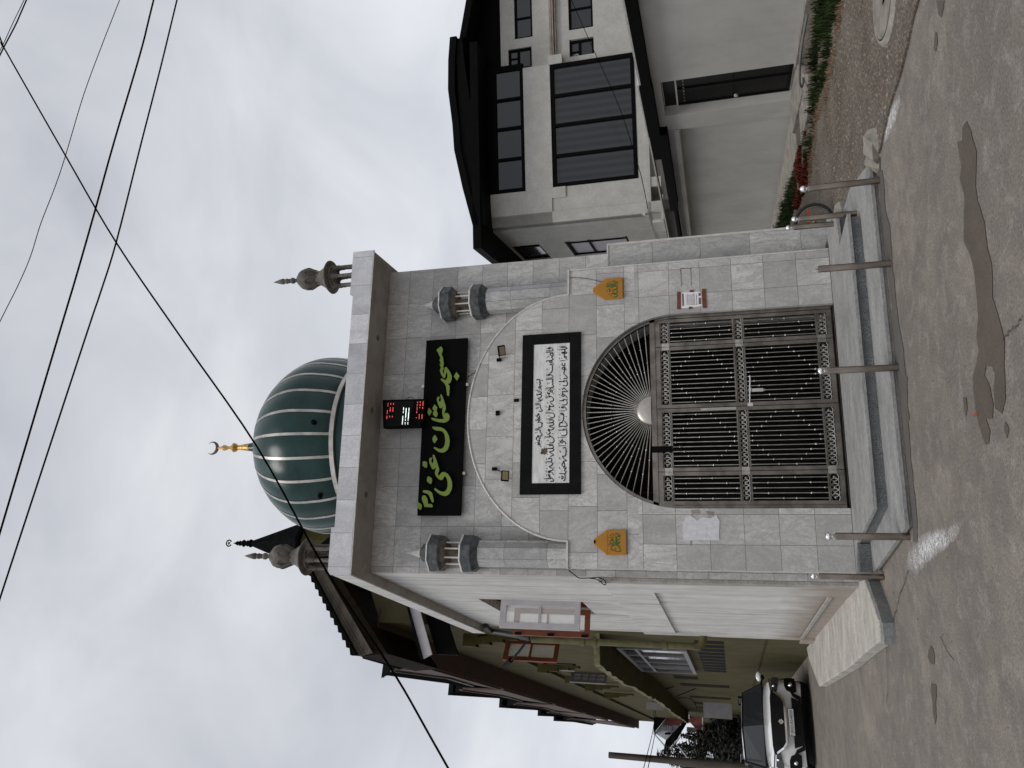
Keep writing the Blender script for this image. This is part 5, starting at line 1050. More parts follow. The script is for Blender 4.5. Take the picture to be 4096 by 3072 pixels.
# ======================= HOUSE ON THE RIGHT =======================
def P3(f,x,n,z): return tuple(fpt(f,x,-n,z))
hs=thing('modern_house','grey rendered two-storey house with black curved roof and large black-framed windows','house',(9.5,18.7,0))
b=MB('H')
b.box(0.0,0.95,0,0.3,5.70,7.44)                       # left of the upper window
b.box(0.95,4.46,0,0.3,5.67,6.43)                      # band between the two windows
b.box(0.67,0.97,0,0.3,5.32,5.699).box(4.45,4.71,0,0.3,5.32,5.71)
b.box(0.0,0.669,0.03,0.3,3.15,5.699).box(0.669,0.97,0.03,0.3,3.15,5.319).box(0.97,4.45,0.03,0.3,3.15,3.36).box(4.45,4.71,0.25,0.45,3.15,5.319)
b.build('bay_wall',m_house,hs)
b=MB('H'); R0=4.47; WT=[(4.60,5.20,6.22,6.90),(5.48,7.4,6.18,6.70),(4.52,5.18,4.46,5.14),(5.48,7.4,4.46,5.14)]
# right wing wall, pieced round its windows
b.box(R0,4.60,0.25,0.5,5.72,7.12).box(4.60,5.20,0.25,0.5,6.90,7.12).box(4.60,5.20,0.25,0.5,5.72,6.22).box(5.20,5.48,0.25,0.5,3.15,7.12).box(5.48,7.4,0.25,0.5,6.70,7.12).box(5.48,7.4,0.25,0.5,5.14,6.18).box(5.48,7.4,0.25,0.5,3.15,4.46).box(4.712,5.20,0.25,0.5,5.14,5.719).box(4.712,5.20,0.25,0.5,3.15,4.46).box(7.4,10,0.25,0.5,3.15,7.12)
b.build('wing_wall',m_house,hs)
b=MB('H'); b.box(4.72,9.9,0.16,0.249,5.50,5.53).box(4.72,9.9,0.13,0.249,5.56,5.60).box(4.72,9.9,0.16,0.249,5.62,5.68); b.build('moulding',m_cream,hs)
w1=win(hs,'H',0.97,4.45,3.36,5.67,0.02,0.11,0.1,(m_black,m_glass_c),vx=(1.845,2.705,3.545))
w2=win(hs,'H',0.97,4.62,6.43,7.32,0.02,0.10,0.1,(m_black,m_glass),vx=(1.92,2.80,3.64,4.50))
for x0,x1,z0,z1 in WT:
    vx=((x0+x1)/2-0.02,) if x1-x0<1 else (6.1,6.8)
    ww=win(hs,'H',x0,x1,z0,z1,0.30,0.06,0.07,(m_black,m_glass),vx=() if x1-x0<1 else vx)
    if x1-x0<1:
        g_=MB('H'); zm=(z0+z1)/2; g_.box(x0+.06,x1-.06,0.302,0.35,zm+.02,zm+.09); g_.box(x0+.32,x0+.35,0.302,0.35,zm+.09,z1-.06); g_.build('glazing_bar',m_black,ww)
b=MB('H'); b.torus((4.72,0.29,4.95),0.06,0.008,20,6,'y').torus((4.72,0.285,4.95),0.035,0.006,16,6,'y'); b.build('exhaust_fan',m_trim,hs,True)
b=MB('H'); b.box(0.95,4.62,0.05,0.3,7.32,8.0).box(4.62,10,0.30,0.5,7.12,7.9); b.build('black_cladding',m_black,hs)
RT=[(-0.12,7.72),(0.95,7.99),(2.03,8.21),(2.76,8.25),(3.76,8.36),(4.6,8.34),(5.25,8.28)]
b=MB('H'); b.prism(RT+[(x,z-0.19) for x,z in RT[::-1]],-0.8,5.0); b.build('roof',m_black,hs)
RT2=[(5.26,8.07),(5.5,8.02),(6.3,7.86),(9.9,7.2)]
b=MB('H'); b.prism(RT2+[(x,z-0.19) for x,z in RT2[::-1]],-0.62,5.0); b.build('roof',m_black,hs)
b=MB('H'); b.prism([(-0.11,7.40),(-0.11,7.53),(0.95,7.80),(2.03,8.02),(4.6,8.12),(5.2,8.06),(5.2,7.95),(4.6,7.9),(0.95,7.45)],-0.75,0.04); b.build('soffit',m_black,hs)
b=MB('HS'); b.box(-8,-3.9,0,0.3,2.8,7.5).box(-2.05,0.0,0,0.3,2.8,7.5).box(-3.9,-2.05,0,0.3,2.8,3.93).box(-3.9,-2.05,0,0.3,5.79,6.55).box(-3.9,-2.05,0,0.3,7.45,7.5)
b.build('side_wall',m_house,hs)
for z0,z1 in ((3.93,5.79),(6.55,7.45)):
    ww=win(hs,'HS',-3.9,-2.05,z0,z1,0.05,0.08,0.08,(m_black,m_sash_w if z0<5 else m_glass),vz=((z0+z1)/2+.25,),vx=(-2.5,))
b=MB('HS'); b.box(-8.5,0.8,-0.75,5,7.50,7.72); b.build('side_eave',m_black,hs)
b=MB(); b.hprism([tuple(fpt('H',x,y,0))[:2] for x,y in ((0.31,0.9),(9.9,0.9),(9.9,1.2),(0.31,1.2))],0,3.15); b.hprism([tuple(fpt('HS',x,y,0))[:2] for x,y in ((-8,0.31),(-0.9,0.31),(-0.9,0.6),(-8,0.6))],0,2.8); b.build('ground_floor_wall',m_house,hs)
b=MB('H'); b.box(0,9.9,0.0,4.9,3.05,3.149).box(0.70,0.96,0.02,0.9,2.78,3.049).box(-0.26,0.45,0.0,0.9,2.74,2.80).box(-0.28,-0.20,0.0,0.9,2.74,3.04); b.build('floor_slab',m_house,hs)
b=MB('H'); b.box(-0.10,-0.02,-0.10,0.0,3.13,3.19); b.build('camera_bracket',m_trim,hs)
b=MB('H'); b.sphere((-0.06,-0.10,3.20),0.05,10,8).box(-0.10,-0.04,-0.2,-0.1,3.2,3.27); tag(b.build('security_camera',m_trim),'small white camera on the lower corner of the grey house','camera')

# ======================= COMPOUND WALL =======================
cw=thing('compound_wall','grey plastered boundary wall with black metal door and stepped black sheet coping','wall',tuple(fpt('C',0,0,0)))
b=MB('C'); b.box(1.22,7.0,0,0.25,-0.1,2.45).box(0.0,1.22,0,0.25,2.31,2.44).box(-0.40,0.0,0,0.25,-0.1,2.44).box(-14,-0.40,0.0,0.25,2.06,2.30).box(-0.60,-0.402,0,0.25,-0.1,2.059).box(-14,-0.602,0.09,0.25,-0.1,2.058); b.build('wall',m_compound,cw)
b=MB('C'); b.box(-14,-0.60,-0.05,-0.001,2.08,2.18); b.build('string_course',m_compound,cw,bevel=0.01)
for (x0,x1,z0,z1) in ((1.40,7.0,2.46,2.62),(-0.45,1.40,2.445,2.66),(-1.50,-0.452,2.31,2.64),(-4.5,-1.502,2.31,2.50),(-14,-4.502,2.35,2.42)):
    b=MB('C'); b.box(x0,x1,-0.16,0.30,z0,z1); b.build('black_coping_sheet',m_black,cw)
b=MB('C'); b.box(1.40,7.0,-0.1,0.30,2.621,2.66).box(-14,1.40,-0.1,0.1,2.661,2.69); b.build('coping_flashing',m_trim,cw)
b=MB('C'); b.box(0.02,1.20,0.19,0.23,0.10,2.06).box(0.02,1.20,0.19,0.23,2.09,2.30); dr=b.build('door',m_door,cw)
b=MB('C'); b.box(0.58,0.60,0.17,0.19,0.10,2.06).box(0.02,1.2,0.18,0.19,1.07,1.09).box(0.02,1.2,0.18,0.19,0.10,0.16).box(0.02,0.06,0.17,0.19,0.1,2.06); b.build('door_frame',m_carb,dr)
b=MB('C'); b.lathe([(0,0.0),(0.035,0.01),(0.035,0.03),(0,0.035)],(0,0,0),16); 
b2=MB(FM('C')@Matrix.Translation((0.17,0.15,1.03))@Matrix.Rotation(R(90),4,'X')); b2.lathe([(0.0,0.0),(0.035,0.0),(0.035,0.03),(0,0.035)],(0,0,0),16); b2.build('knob',m_trim,dr,True)
for k_ in range(9):
    b=MB('C'); b.box(0.14+k_*.115,0.20+k_*.115,0.17,0.188,1.93,1.955); b.build('vent_slot',m_steel,dr)
b=MB('C'); b.prism([(1.22,-0.05),(7.0,-0.05),(7.0,0.13),(1.22,0.13)],-0.12,-0.001).prism([(-14,-0.05),(0,-0.05),(0,0.035),(-14,0.03)],-0.95,-0.001); b.build('wall_foot',m_comp_pl,cw)
b=MB('C'); b.hprism([(1.22,-0.001),(1.75,-0.35),(1.55,-0.75),(0.0,-0.65),(-0.1,-0.001)],0.0,0.10).hprism([(1.60,-0.40),(2.2,-0.75),(2.0,-1.25),(0.9,-1.25),(0.9,-0.77)],0.0,0.07); b.build('door_sill',m_comp_pl,cw,bevel=0.012)
# grass, dry grass and red ground cover along the wall
rr=random.Random(31)
OUT=[(5.6,1.6),(5.07,1.7),(4.41,1.8),(3.61,1.95),(2.54,1.75),(2.07,2.05),(1.14,2.2),(-0.4,2.0),(-3.6,1.8),(-14,1.6)]
INN=[(6,.35),(3.6,.45),(2.7,.85),(1.1,1.15),(-0.4,1.15),(-2.5,.95),(-14,.8)]
import mathutils
def outn(s_):
    for (a,na),(c_,nc) in zip(OUT,OUT[1:]):
        if c_<=s_<=a: return na+(nc-na)*(a-s_)/(a-c_)
    return 1.4
def blades(n,s0,s1,f0,f1,hmin,hmax,keep=lambda s_,u:True,wd=0.007,lean=0.10):
    b=MB(); k_=0
    while k_<n:
        s_=rr.uniform(s0,s1); u=rr.uniform(f0,f1)
        inn=0.5
        for (a_,na_),(c_,nc_) in zip(INN,INN[1:]):
            if c_<=s_<=a_: inn=na_+(nc_-na_)*(a_-s_)/(a_-c_)
        if outn(s_)*u<inn: continue
        if mathutils.noise.noise((s_*2.2,u*4.0,1.3))<-0.22: continue 
        if not keep(s_,u): continue
        nn_=outn(s_)*u; p=fpt('C',s_,-nn_,0.02); h=rr.uniform(hmin,hmax)*(0.75+0.6*mathutils.noise.noise((s_*3.0,u*5.0,7.7))); a=rr.uniform(0,2*PI); l_=rr.uniform(0.2,1)*lean*(h/0.15); w_=wd*rr.uniform(.6,1.3)
        d=Vector((math.cos(a),math.sin(a),0)); e_=Vector((-d.y,d.x,0))*w_
        b.add([p-e_,p+e_,p+d*l_*.4+Vector((0,0,h*.6))+e_*.7,p+d*l_*.4+Vector((0,0,h*.6))-e_*.7,p+d*l_+Vector((0,0,h))],[(0,1,2,3),(3,2,4)]); k_+=1
    return b
patch=lambda s_,u: not(-0.35<s_<1.35 and 0.45<u<0.98) and not (0.9<s_<2.2 and u<0.72)
stuff(blades(9000,-7,6.6,0.22,0.86,0.07,0.22,patch).build('grass',m_grass),'dark green weedy grass along the foot of the boundary wall','grass')
stuff(blades(1600,1.3,6.6,0.84,1.0,0.02,0.08,wd=0.006).build('dry_grass',m_drygr),'brown withered grass edging the dirt path','dry grass')
stuff(blades(1500,-0.5,1.35,0.5,0.95,0.04,0.12,wd=0.018).build('red_ground_cover',m_redleaf),'low red-leaved ground cover beside the door sill','red plants')
wire('hose',crv([P3('C',3.9,0.85,0.24),P3('C',3.2,0.95,0.26),P3('C',2.5,1.0,0.22),P3('C',2.2,0.95,0.16),P3('C',1.95,0.75,0.10),P3('C',1.85,0.62,0.09)]),0.018,'grey hose lying over the grass to the door sill','hose',m_sash_g,8)

# ======================= BICYCLE =======================
bk=thing('bicycle','bicycle with knobbly tyre and red wheel reflector leaning behind the corner of the marble wall','bicycle',(4.68,9.95,0.02))
def wheel(c,M_,r=0.25):
    t_=MB(M_); t_.torus((0,0,0),r-.02,0.021,40,8,'y')
    for i in range(60):
        a=2*PI*i/60; t_.box((r+.0)*math.cos(a)-.006,(r)*math.cos(a)+.006,-.014,.014,r*math.sin(a)-.006,r*math.sin(a)+.006)
    tt=t_.build('tyre',m_tyre,bk)
    s_=MB(M_); s_.torus((0,0,0),r-.045,0.008,40,6,'y'); 
    for i in range(24): a=2*PI*i/24; s_.tube([(0.02*math.cos(a+.4),0.02*(-1)**i,0.02*math.sin(a+.4)),((r-.045)*math.cos(a),0,(r-.045)*math.sin(a))],0.0012,4)
    s_.build('rim',m_steel,bk); h_=MB(M_); h_.sphere((0,0,0),.024,10,8,(1,1.6,1)); h_.build('hub',m_steel,bk,True)
MW=Matrix.Translation((4.68,9.95,0.265))@Matrix.Rotation(R(-14),4,'Z'); wheel(None,MW)
q_=MB(MW); q_.box(0.10,0.185,-0.008,0.006,0.055,0.078); q_.build('wheel_reflector',m_redref,bk)
MR=Matrix.Translation((4.62,10.92,0.265))@Matrix.Rotation(R(88),4,'Z'); wheel(None,MR)
b=MB(); H_=(4.64,10.10,0.62); b.tube([(4.66,9.92,0.265),(4.66,10.02,0.45),H_],0.014,8).tube([(4.73,10.0,0.265),(4.70,10.06,0.45),H_],0.014,8); b.build('fork',m_bike,bk,True)
b=MB(); b.tube([H_,(4.60,10.55,0.30)],0.018,8).tube([(4.60,10.55,0.30),(4.60,10.70,0.68)],0.016,8).tube([H_,(4.60,10.68,0.62)],0.015,8).tube([(4.60,10.55,0.30),(4.60,10.92,0.265)],0.010,8).tube([(4.60,10.68,0.62),(4.60,10.92,0.265)],0.010,8); b.build('frame',m_bike,bk,True)
b=MB(); b.sphere((4.60,10.73,0.72),0.10,12,8,(0.7,1.2,0.35)); b.build('saddle',m_black,bk,True)
b=MB(); b.tube([H_,(4.63,10.06,0.76)],0.012,8).tube([(4.50,10.02,0.78),(4.63,10.06,0.76),(4.76,10.10,0.78)],0.012,8); b.build('handlebar',m_steel,bk,True)

# ======================= OLIVE BUILDING ON THE LEFT =======================
ob=thing('olive_building','long olive-painted building with brown boarded soffits and saw-tooth sheet roofs running down the street','building',tuple(fpt('O',0,0,0)))
XN=2.85
b=MB('O'); b.box(-48,XN,0,0.3,-0.2,3.95).box(-4.0,XN,0,0.3,3.951,8.62).box(-48,-4.0,0,0.3,7.17,8.62).box(-48,-4.0,0.10,0.3,3.951,7.17); b.build('street_wall',m_olive,ob)
b=MB('E'); b.box(0.0,4.6,0.02,0.3,0,6.2).prism([(0.0,6.2),(4.6,6.2),(4.3,6.6),(1.6,9.4),(0.0,8.6)],0.02,0.3); b.build('end_wall',m_olive,ob)
b=MB('O'); pts=[]; rr=random.Random(4)
n_=60; vs=[]; fs=[]
for i in range(n_+1):
    x=2.5-(2.5+27.5)*i/n_; nn_=0.60+rr.uniform(-.03,.03); zb=(4.05 if x>-1 else 4.05-(min(1,(-1-x)/7))*0.22); 
    vs+=[(x,-nn_,zb+rr.uniform(-.03,.02)),(x,-nn_-rr.uniform(0,.02),zb+0.10+rr.uniform(-.02,.03)),(x,-0.001,zb+0.13),(x,-0.001,zb)]
for i in range(n_): a_=4*i;c_=a_+4; fs+=[(a_,a_+1,c_+1,c_),(a_+1,a_+2,c_+2,c_+1),(a_+2,a_+3,c_+3,c_+2),(a_+3,a_,c_,c_+3)]
fs+=[(0,3,2,1),(4*n_,4*n_+1,4*n_+2,4*n_+3)]
b.add(vs,fs); b.build('street_canopy',None,ob,mats=[m_chajja,m_olive_d],fm=lambda f:1 if abs(f.normal.z)>0.9 else 0)
ww=win(ob,'O',-4.2,0.95,2.45,3.92,-0.10,0.09,0.099,(m_sash_g,m_glass),vx=(-0.35,-1.7,-2.95,-2.6),vz=(3.52,))
b=MB('O')
for i in range(10):
    x=2.05-i*0.655; b.box(x-.47,x,-0.006,0.0,1.69,2.25)
b.build('ventilator',m_black,ob)
for x0,x1,z0,z1 in ((-7.0,-6.05,2.51,3.20),(-9.7,-8.6,1.63,3.17),(-15.6,-14.5,1.6,3.16),(-19.7,-18.5,2.8,3.13),(-22.9,-22.1,2.9,3.13)):
    b=MB('O'); b.box(x0,x1,-0.007,0.001,z0,z1); b.build('window_slot',m_shade_brown,ob)
b=MB('O'); b.box(-25,XN,-0.012,-0.001,0.9,0.93); b.build('render_joint',m_olive_d,ob)
def shut(pa,pb,z0,z1,mat,label_name='shutter',cols=2,rows=4):
    a=Vector((pa[0],pa[1],0)); c=Vector((pb[0],pb[1],0)); d=(c-a); L_=d.length; d.normalize(); M_=Matrix.Translation(a)@Matrix.Rotation(math.atan2(d.y,d.x),4,'Z')
    f=MB(M_); fw=.09; f.box(0,L_,-.025,.025,z0,z1); o=f.build(label_name,mat,ob); g_=MB(M_)
    for i in range(cols):
        for j_ in range(rows):
            xx0=fw+(L_-2*fw)*i/cols; zz0=z0+fw+(z1-z0-2*fw)*j_/rows; g_.box(xx0+.02,xx0+(L_-2*fw)/cols-.02,-.032,-.026,zz0+.02,zz0+(z1-z0-2*fw)/rows-.02)
    g_.build('shutter_panes',m_sash_w,o)
PQ=[(-4.009, 30.74, 2.572), (-4.527, 30.668, 2.493), (-4.044, 30.735, 1.579), (-4.484, 30.674, 1.586)]
shut(PQ[0],PQ[1],PQ[2][2],PQ[0][2],m_sash_g)
PQ=[(-4.525, 33.698, 4.91), (-4.802, 33.659, 4.897), (-4.588, 33.689, 4.234), (-4.908, 33.644, 4.239)]
shut(PQ[0],PQ[1],PQ[2][2],PQ[0][2],m_sash_g)
# upper casements standing open
def openleaf(px,d,mat,midv=None,grid=None,nm='casement'):
    A,B,C_,D_=px; sash(ob,nm,(A[0],A[1]),(B[0],B[1]),(C_[2]+D_[2])/2,(A[2]+B[2])/2,0.09,mat,midv,0.05,grid)
L1=[(-1.246, 17.556, 6.442), (-1.633, 17.223, 6.362), (-1.627, 17.223, 5.165), (-1.248, 17.556, 5.214)]
openleaf(L1,0,m_sash_b,[5.808])
L2=[(-2.165, 23.099, 6.803), (-2.375, 22.877, 6.78), (-2.402, 22.874, 5.852), (-2.103, 23.105, 5.846)]
openleaf(L2,0,m_sash_g)
L3=[(-2.742, 26.157, 6.574), (-3.015, 25.825, 6.543), (-3.004, 25.826, 5.369), (-2.664, 26.165, 5.394)]
z0_,z1_=(L3[2][2]+L3[3][2])/2,(L3[0][2]+L3[1][2])/2
openleaf(L3,0,m_sash_g,[z0_+(z1_-z0_)*f_ for f_ in (.3,.5,.7)],[0.5])
# stepped corbels
for x0,zt,sc in ((1.5,7.17,1.0),(-4.6,6.9,0.9),(-8.2,6.8,0.9),(-11.5,6.7,0.9),(-15.5,6.6,0.9)):
    b=MB('O')
    for k_ in range(4): b.box(x0-.16*sc,x0+.10,-(0.26-0.06*k_)*sc,-0.002,zt-0.30*k_-0.30,zt-0.30*k_-0.001)
    b.build('stepped_corbel',m_olive_d,ob)
# boarded eaves: continuous soffit and bay roofs
b=MB('O'); b.box(-48,XN,-0.56,0.29,8.625,8.66); b.build('boarded_soffit',m_board,ob)
BAYS=[[(2.759, 8.943), (2.753, 8.715), (0.419, 8.769), (-1.054, 9.666), (0.422, 9.53), (1.573, 9.486)],[(-1.318, 9.907), (-2.871, 8.915), (-5.443, 9.018), (-6.79, 9.754), (-5.445, 9.891), (-3.448, 11.02), (-4.753, 11.766)],[(-8.058, 10.254), (-10.156, 9.405), (-13.12, 9.384), (-14.436, 10.043), (-12.659, 10.255), (-10.092, 11.279), (-12.66, 12.343)],[(-16.369, 10.512), (-18.272, 9.653), (-20.889, 9.7), (-22.376, 10.331), (-22.046, 10.885), (-18.995, 11.849), (-22.126, 12.869)],[(-23.833, 10.641), (-24.802, 10.101), (-27.863, 10.091), (-29.803, 10.763), (-29.325, 11.557), (-25.457, 11.457), (-31.376, 12.982)],[(-33.576, 11.477), (-34.489, 10.543), (-39.136, 10.619), (-45.333, 11.877), (-35.516, 12.7), (-40.738, 13.944)]]
for bi,bp_ in enumerate(BAYS):
    if bi==0: xs=[p[0] for p in bp_]
    b=MB('O'); b.prism(bp_,-0.62,0.0); rf=b.build('bay_roof',m_sheet,ob)
    # wooden fascia strip along the lower edge
    f=MB('O'); lo=bp_[0:3] if bi else bp_[0:3]
    for a_,c_ in zip(lo,lo[1:]):
        f.prism([a_,c_,(c_[0],c_[1]+0.12),(a_[0],a_[1]+0.12)],-0.66,-0.621)
    f.build('fascia_board',m_wood,rf)
    x0=min(p[0] for p in bp_); x1=max(p[0] for p in bp_)
    zb=min(p[1] for p in bp_)
    if bi: 
        # boarded underside of the bay, rising to the fascia
        s_=MB('O'); s_.prism([(x0,8.665),(x1+.6,8.665),(lo[0][0],lo[0][1]),(lo[1][0],lo[1][1]),(lo[2][0],lo[2][1])],-0.615,-0.56); s_.build('boarding',m_board,rf)
        c_=MB('O'); pk=bp_[-1]; 
        vs=[];fs=[];n_=14
        for i in range(n_+1):
            u=i/n_; y=-0.62+0.9*u
            vs+=[(pk[0]-.15,y,pk[1]-0.45*u+0.035*math.sin(i*PI)),(pk[0]+.35,y,pk[1]-.25-0.35*u+(0.04 if i%2 else 0))]
        for i in range(n_): a_=2*i; fs.append((a_,a_+1,a_+3,a_+2))
        c_.add(vs,fs); c_.build('corrugated_sheet',m_sheet,rf)
# near gable: soffit with painted shade, weathered barge board and sheet edge
GB=[(0.958, 10.092), (0.365, 9.629), (-0.726, 8.729), (-0.651, 8.444), (0.608, 9.445), (0.963, 9.819)]
dx=GB[0][0]-GB[2][0]; dz=GB[0][1]-GB[2][1]; XP=1.25; ex=(XP-GB[0][0])/dx
up0=(GB[0][0]+dx*ex,GB[0][1]+dz*ex); dx2=GB[5][0]-GB[3][0]; dz2=GB[5][1]-GB[3][1]; e2=(XP-GB[5][0])/dx2; up1=(XP,GB[5][1]+dz2*e2)
b=MB('E'); b.prism([GB[2],up0,up1,GB[3]],-0.50,-0.45); b.build('barge_board',m_wood,ob)
b=MB('E'); 
for k_ in (0.25,0.45): b.prism([(GB[2][0]+(GB[3][0]-GB[2][0])*k_,GB[2][1]+(GB[3][1]-GB[2][1])*k_),(up0[0],up0[1]+(up1[1]-up0[1])*k_),(up0[0],up0[1]+(up1[1]-up0[1])*k_+.03),(GB[2][0]+(GB[3][0]-GB[2][0])*k_,GB[2][1]+(GB[3][1]-GB[2][1])*k_+.03)],-0.52,-0.501)
b.build('barge_moulding',m_wood,ob)
b=MB('E'); b.prism([GB[2],up0,(up0[0],up0[1]-.5),(GB[3][0],GB[3][1]-.3)],-0.449,2.6); b.build('gable_soffit',m_shade_brown,ob)
b=MB('E'); b.prism([up0,(up0[0],up0[1]-.45),(4.3,6.2),(4.6,6.35)],-0.5,2.6); b.build('far_slope',m_sheet,ob)
b=MB('E'); nsh=14
for k_ in range(nsh):
    u0=k_/nsh;u1_=(k_+1)/nsh; p0=(GB[2][0]+(up0[0]-GB[2][0])*u0,GB[2][1]+(up0[1]-GB[2][1])*u0);p1=(GB[2][0]+(up0[0]-GB[2][0])*u1_,GB[2][1]+(up0[1]-GB[2][1])*u1_)
    b.prism([(p0[0],p0[1]),(p1[0],p1[1]),(p1[0],p1[1]+.07),(p0[0]-.0,p0[1]+.14)],-0.60,-0.5+0.002*k_)
b.build('roof_sheet_edge',m_sheet,ob)
# little sheet-roofed porch window above the white eave
PB_=[(0.31, 7.866), (0.243, 7.623), (-0.606, 7.255), (-0.698, 7.423)]
b=MB('E'); b.prism(PB_,-0.32,-0.28); b.build('porch_fascia',m_sash_w,ob)
b=MB('E'); x0=PB_[3][0]; b.prism([PB_[3],PB_[0],(PB_[0][0],PB_[0][1]+.04),(PB_[3][0]-.02,PB_[3][1]+.06)],-0.36,0.0); b.build('porch_roof',m_sheet,ob)
b=MB('E'); b.prism([(PB_[2][0]+.03,PB_[2][1]),(PB_[1][0],PB_[1][1]),(PB_[1][0],PB_[1][1]-.45),(PB_[2][0]+.03,PB_[2][1]-.45)],-0.05,0.019); b.build('porch_window',m_black,ob)
b=MB('O'); xs_=[(0.329, 8.513), (1.317, 7.491)]; b.box(-0.6,XN+.28,-0.45,-0.40,7.36,7.44).box(-0.6,XN+.28,-0.40,0,7.30,7.35); 
# drainpipes
OP=lambda p,n: tuple(fpt('O',p[0],-n,p[1]))
PP=[(3.601, 6.079), (3.116, 6.078), (3.381, 5.576), (3.385, 5.251)]
wire('down_pipe',[OP(PP[0],.08),OP(PP[1],.12),OP(PP[2],.2),OP(PP[3],.25)],0.05,'black sloping pipe under the white eave running to the olive drainpipe','pipe',m_pipe_b,10)
zz=[(3.241, 5.245), (3.405, 4.256), (3.428, 3.431), (3.76, 2.22)]
dp=thing('drainpipe','thick olive drainpipe with clamp and elbow on the olive wall','pipe',tuple(fpt('O',3.2,-.25,0)))
b=MB('O'); b.tube([(3.2,-.25,z) for z in (zz[0][1],zz[1][1],zz[2][1],zz[3][1]-.05)],0.062,14); b.build('pipe',m_pipe,dp,True)
for z_ in (zz[1][1],zz[1][1]-.22,zz[2][1]-.7):
    b=MB('O'); b.lathe([(0.062,-.04),(0.08,-.04),(0.08,.04),(0.062,.04)],(3.2,-.25,z_),14); b.build('collar',m_pipe,dp,True)
b=MB('O'); b.tube([(3.2,-.25,zz[3][1]),(3.2,-.25,zz[3][1]-.10),(3.2,-.17,zz[3][1]-.17),(3.2,-.05,zz[3][1]-.19)],0.075,12); b.build('elbow',m_pipe,dp,True)
# wall-mounted street lamp
SLP=[(3.385, 5.251), (2.434, 5.692), (1.531, 6.077), (0.677, 6.429)]
sl_=thing('street_lamp','small black street lamp on an arm reaching out over the open brown window','street lamp',OP(SLP[0],.25))
b=MB(); b.tube([OP(SLP[0],.25),OP(SLP[1],.42),OP(SLP[2],.50)],0.022,8); b.build('arm',m_black,sl_,True)
b=MB(); b.tube([OP(SLP[2],.49),OP(SLP[3],.55)],0.055,8); b.build('lamp_head',m_black,sl_,True)
b=MB(); p_=OP(SLP[3],.55); b.sphere(p_,0.045,10,6,(1,1,.6)); b.build('lens',m_trim,sl_,True)
# bundle of wires under the canopy
for (pa,pb,pc,lab) in (((-3.29, 27.806, 3.683),(-3.282, 28.814, 3.3),(-3.314, 28.81, 2.717),'upper sagging black wire under the street canopy'),((-3.327, 28.809, 2.718),(-3.469, 28.792, 3.039),(-3.627, 28.772, 3.414),'wire dropping from the canopy towards the slot windows'),((-3.803, 29.758, 3.451),(-3.801, 29.758, 2.958),(-4.219, 30.712, 2.802),'lower tangle of wires beside the grey shutter')):
    wire('wall_wire',crv([pa,pb,pc]),0.014,lab,'wire')
wire('wall_wire',crv([OP((1.48, 6.937),.05),OP((1.982, 6.497),.05)]),0.012,'pair of thin wires crossing the olive wall below the porch roof','wire')

# dark spire of a farther minaret
sp=thing('spire','dark pointed roof with crescent finial rising behind the dome and turret','spire',(1.42,29.97,8))
b=MB(); b.lathe([(0.0,21.47),(0.10,21.40),(1.02,18.7),(0.95,18.6)],(1.42,29.97,0),8,R(10),R(370)); b.build('roof',m_sheet,sp)
b=MB(); b.lathe([(0.75,18.6),(0.75,8.0)],(1.42,29.97,0),8,R(10),R(370)); b.build('tower',m_olive_d,sp)
b=MB(); b.lathe([(0.16,21.36),(0.18,21.42),(0.08,21.48),(0.14,21.56),(0.08,21.64),(0.16,21.75),(0.08,21.86),(0.12,21.94),(0.06,22.0),(0.10,22.06),(0.03,22.2),(0,22.3)],(1.42,29.97,0),12); f_=b.build('finial',m_sheet,sp,True)
b=MB(); b.torus((1.42,29.97,22.5),0.13,0.028,20,5,'y',R(-60),R(240)); 
for k_ in range(5):
    a=R(90+72*k_); b.tube([(1.42,29.97,22.5),(1.42+.10*math.cos(a),29.97,22.5+.10*math.sin(a))],[.03,.004],4)
b.build('crescent',m_sheet,f_,True)

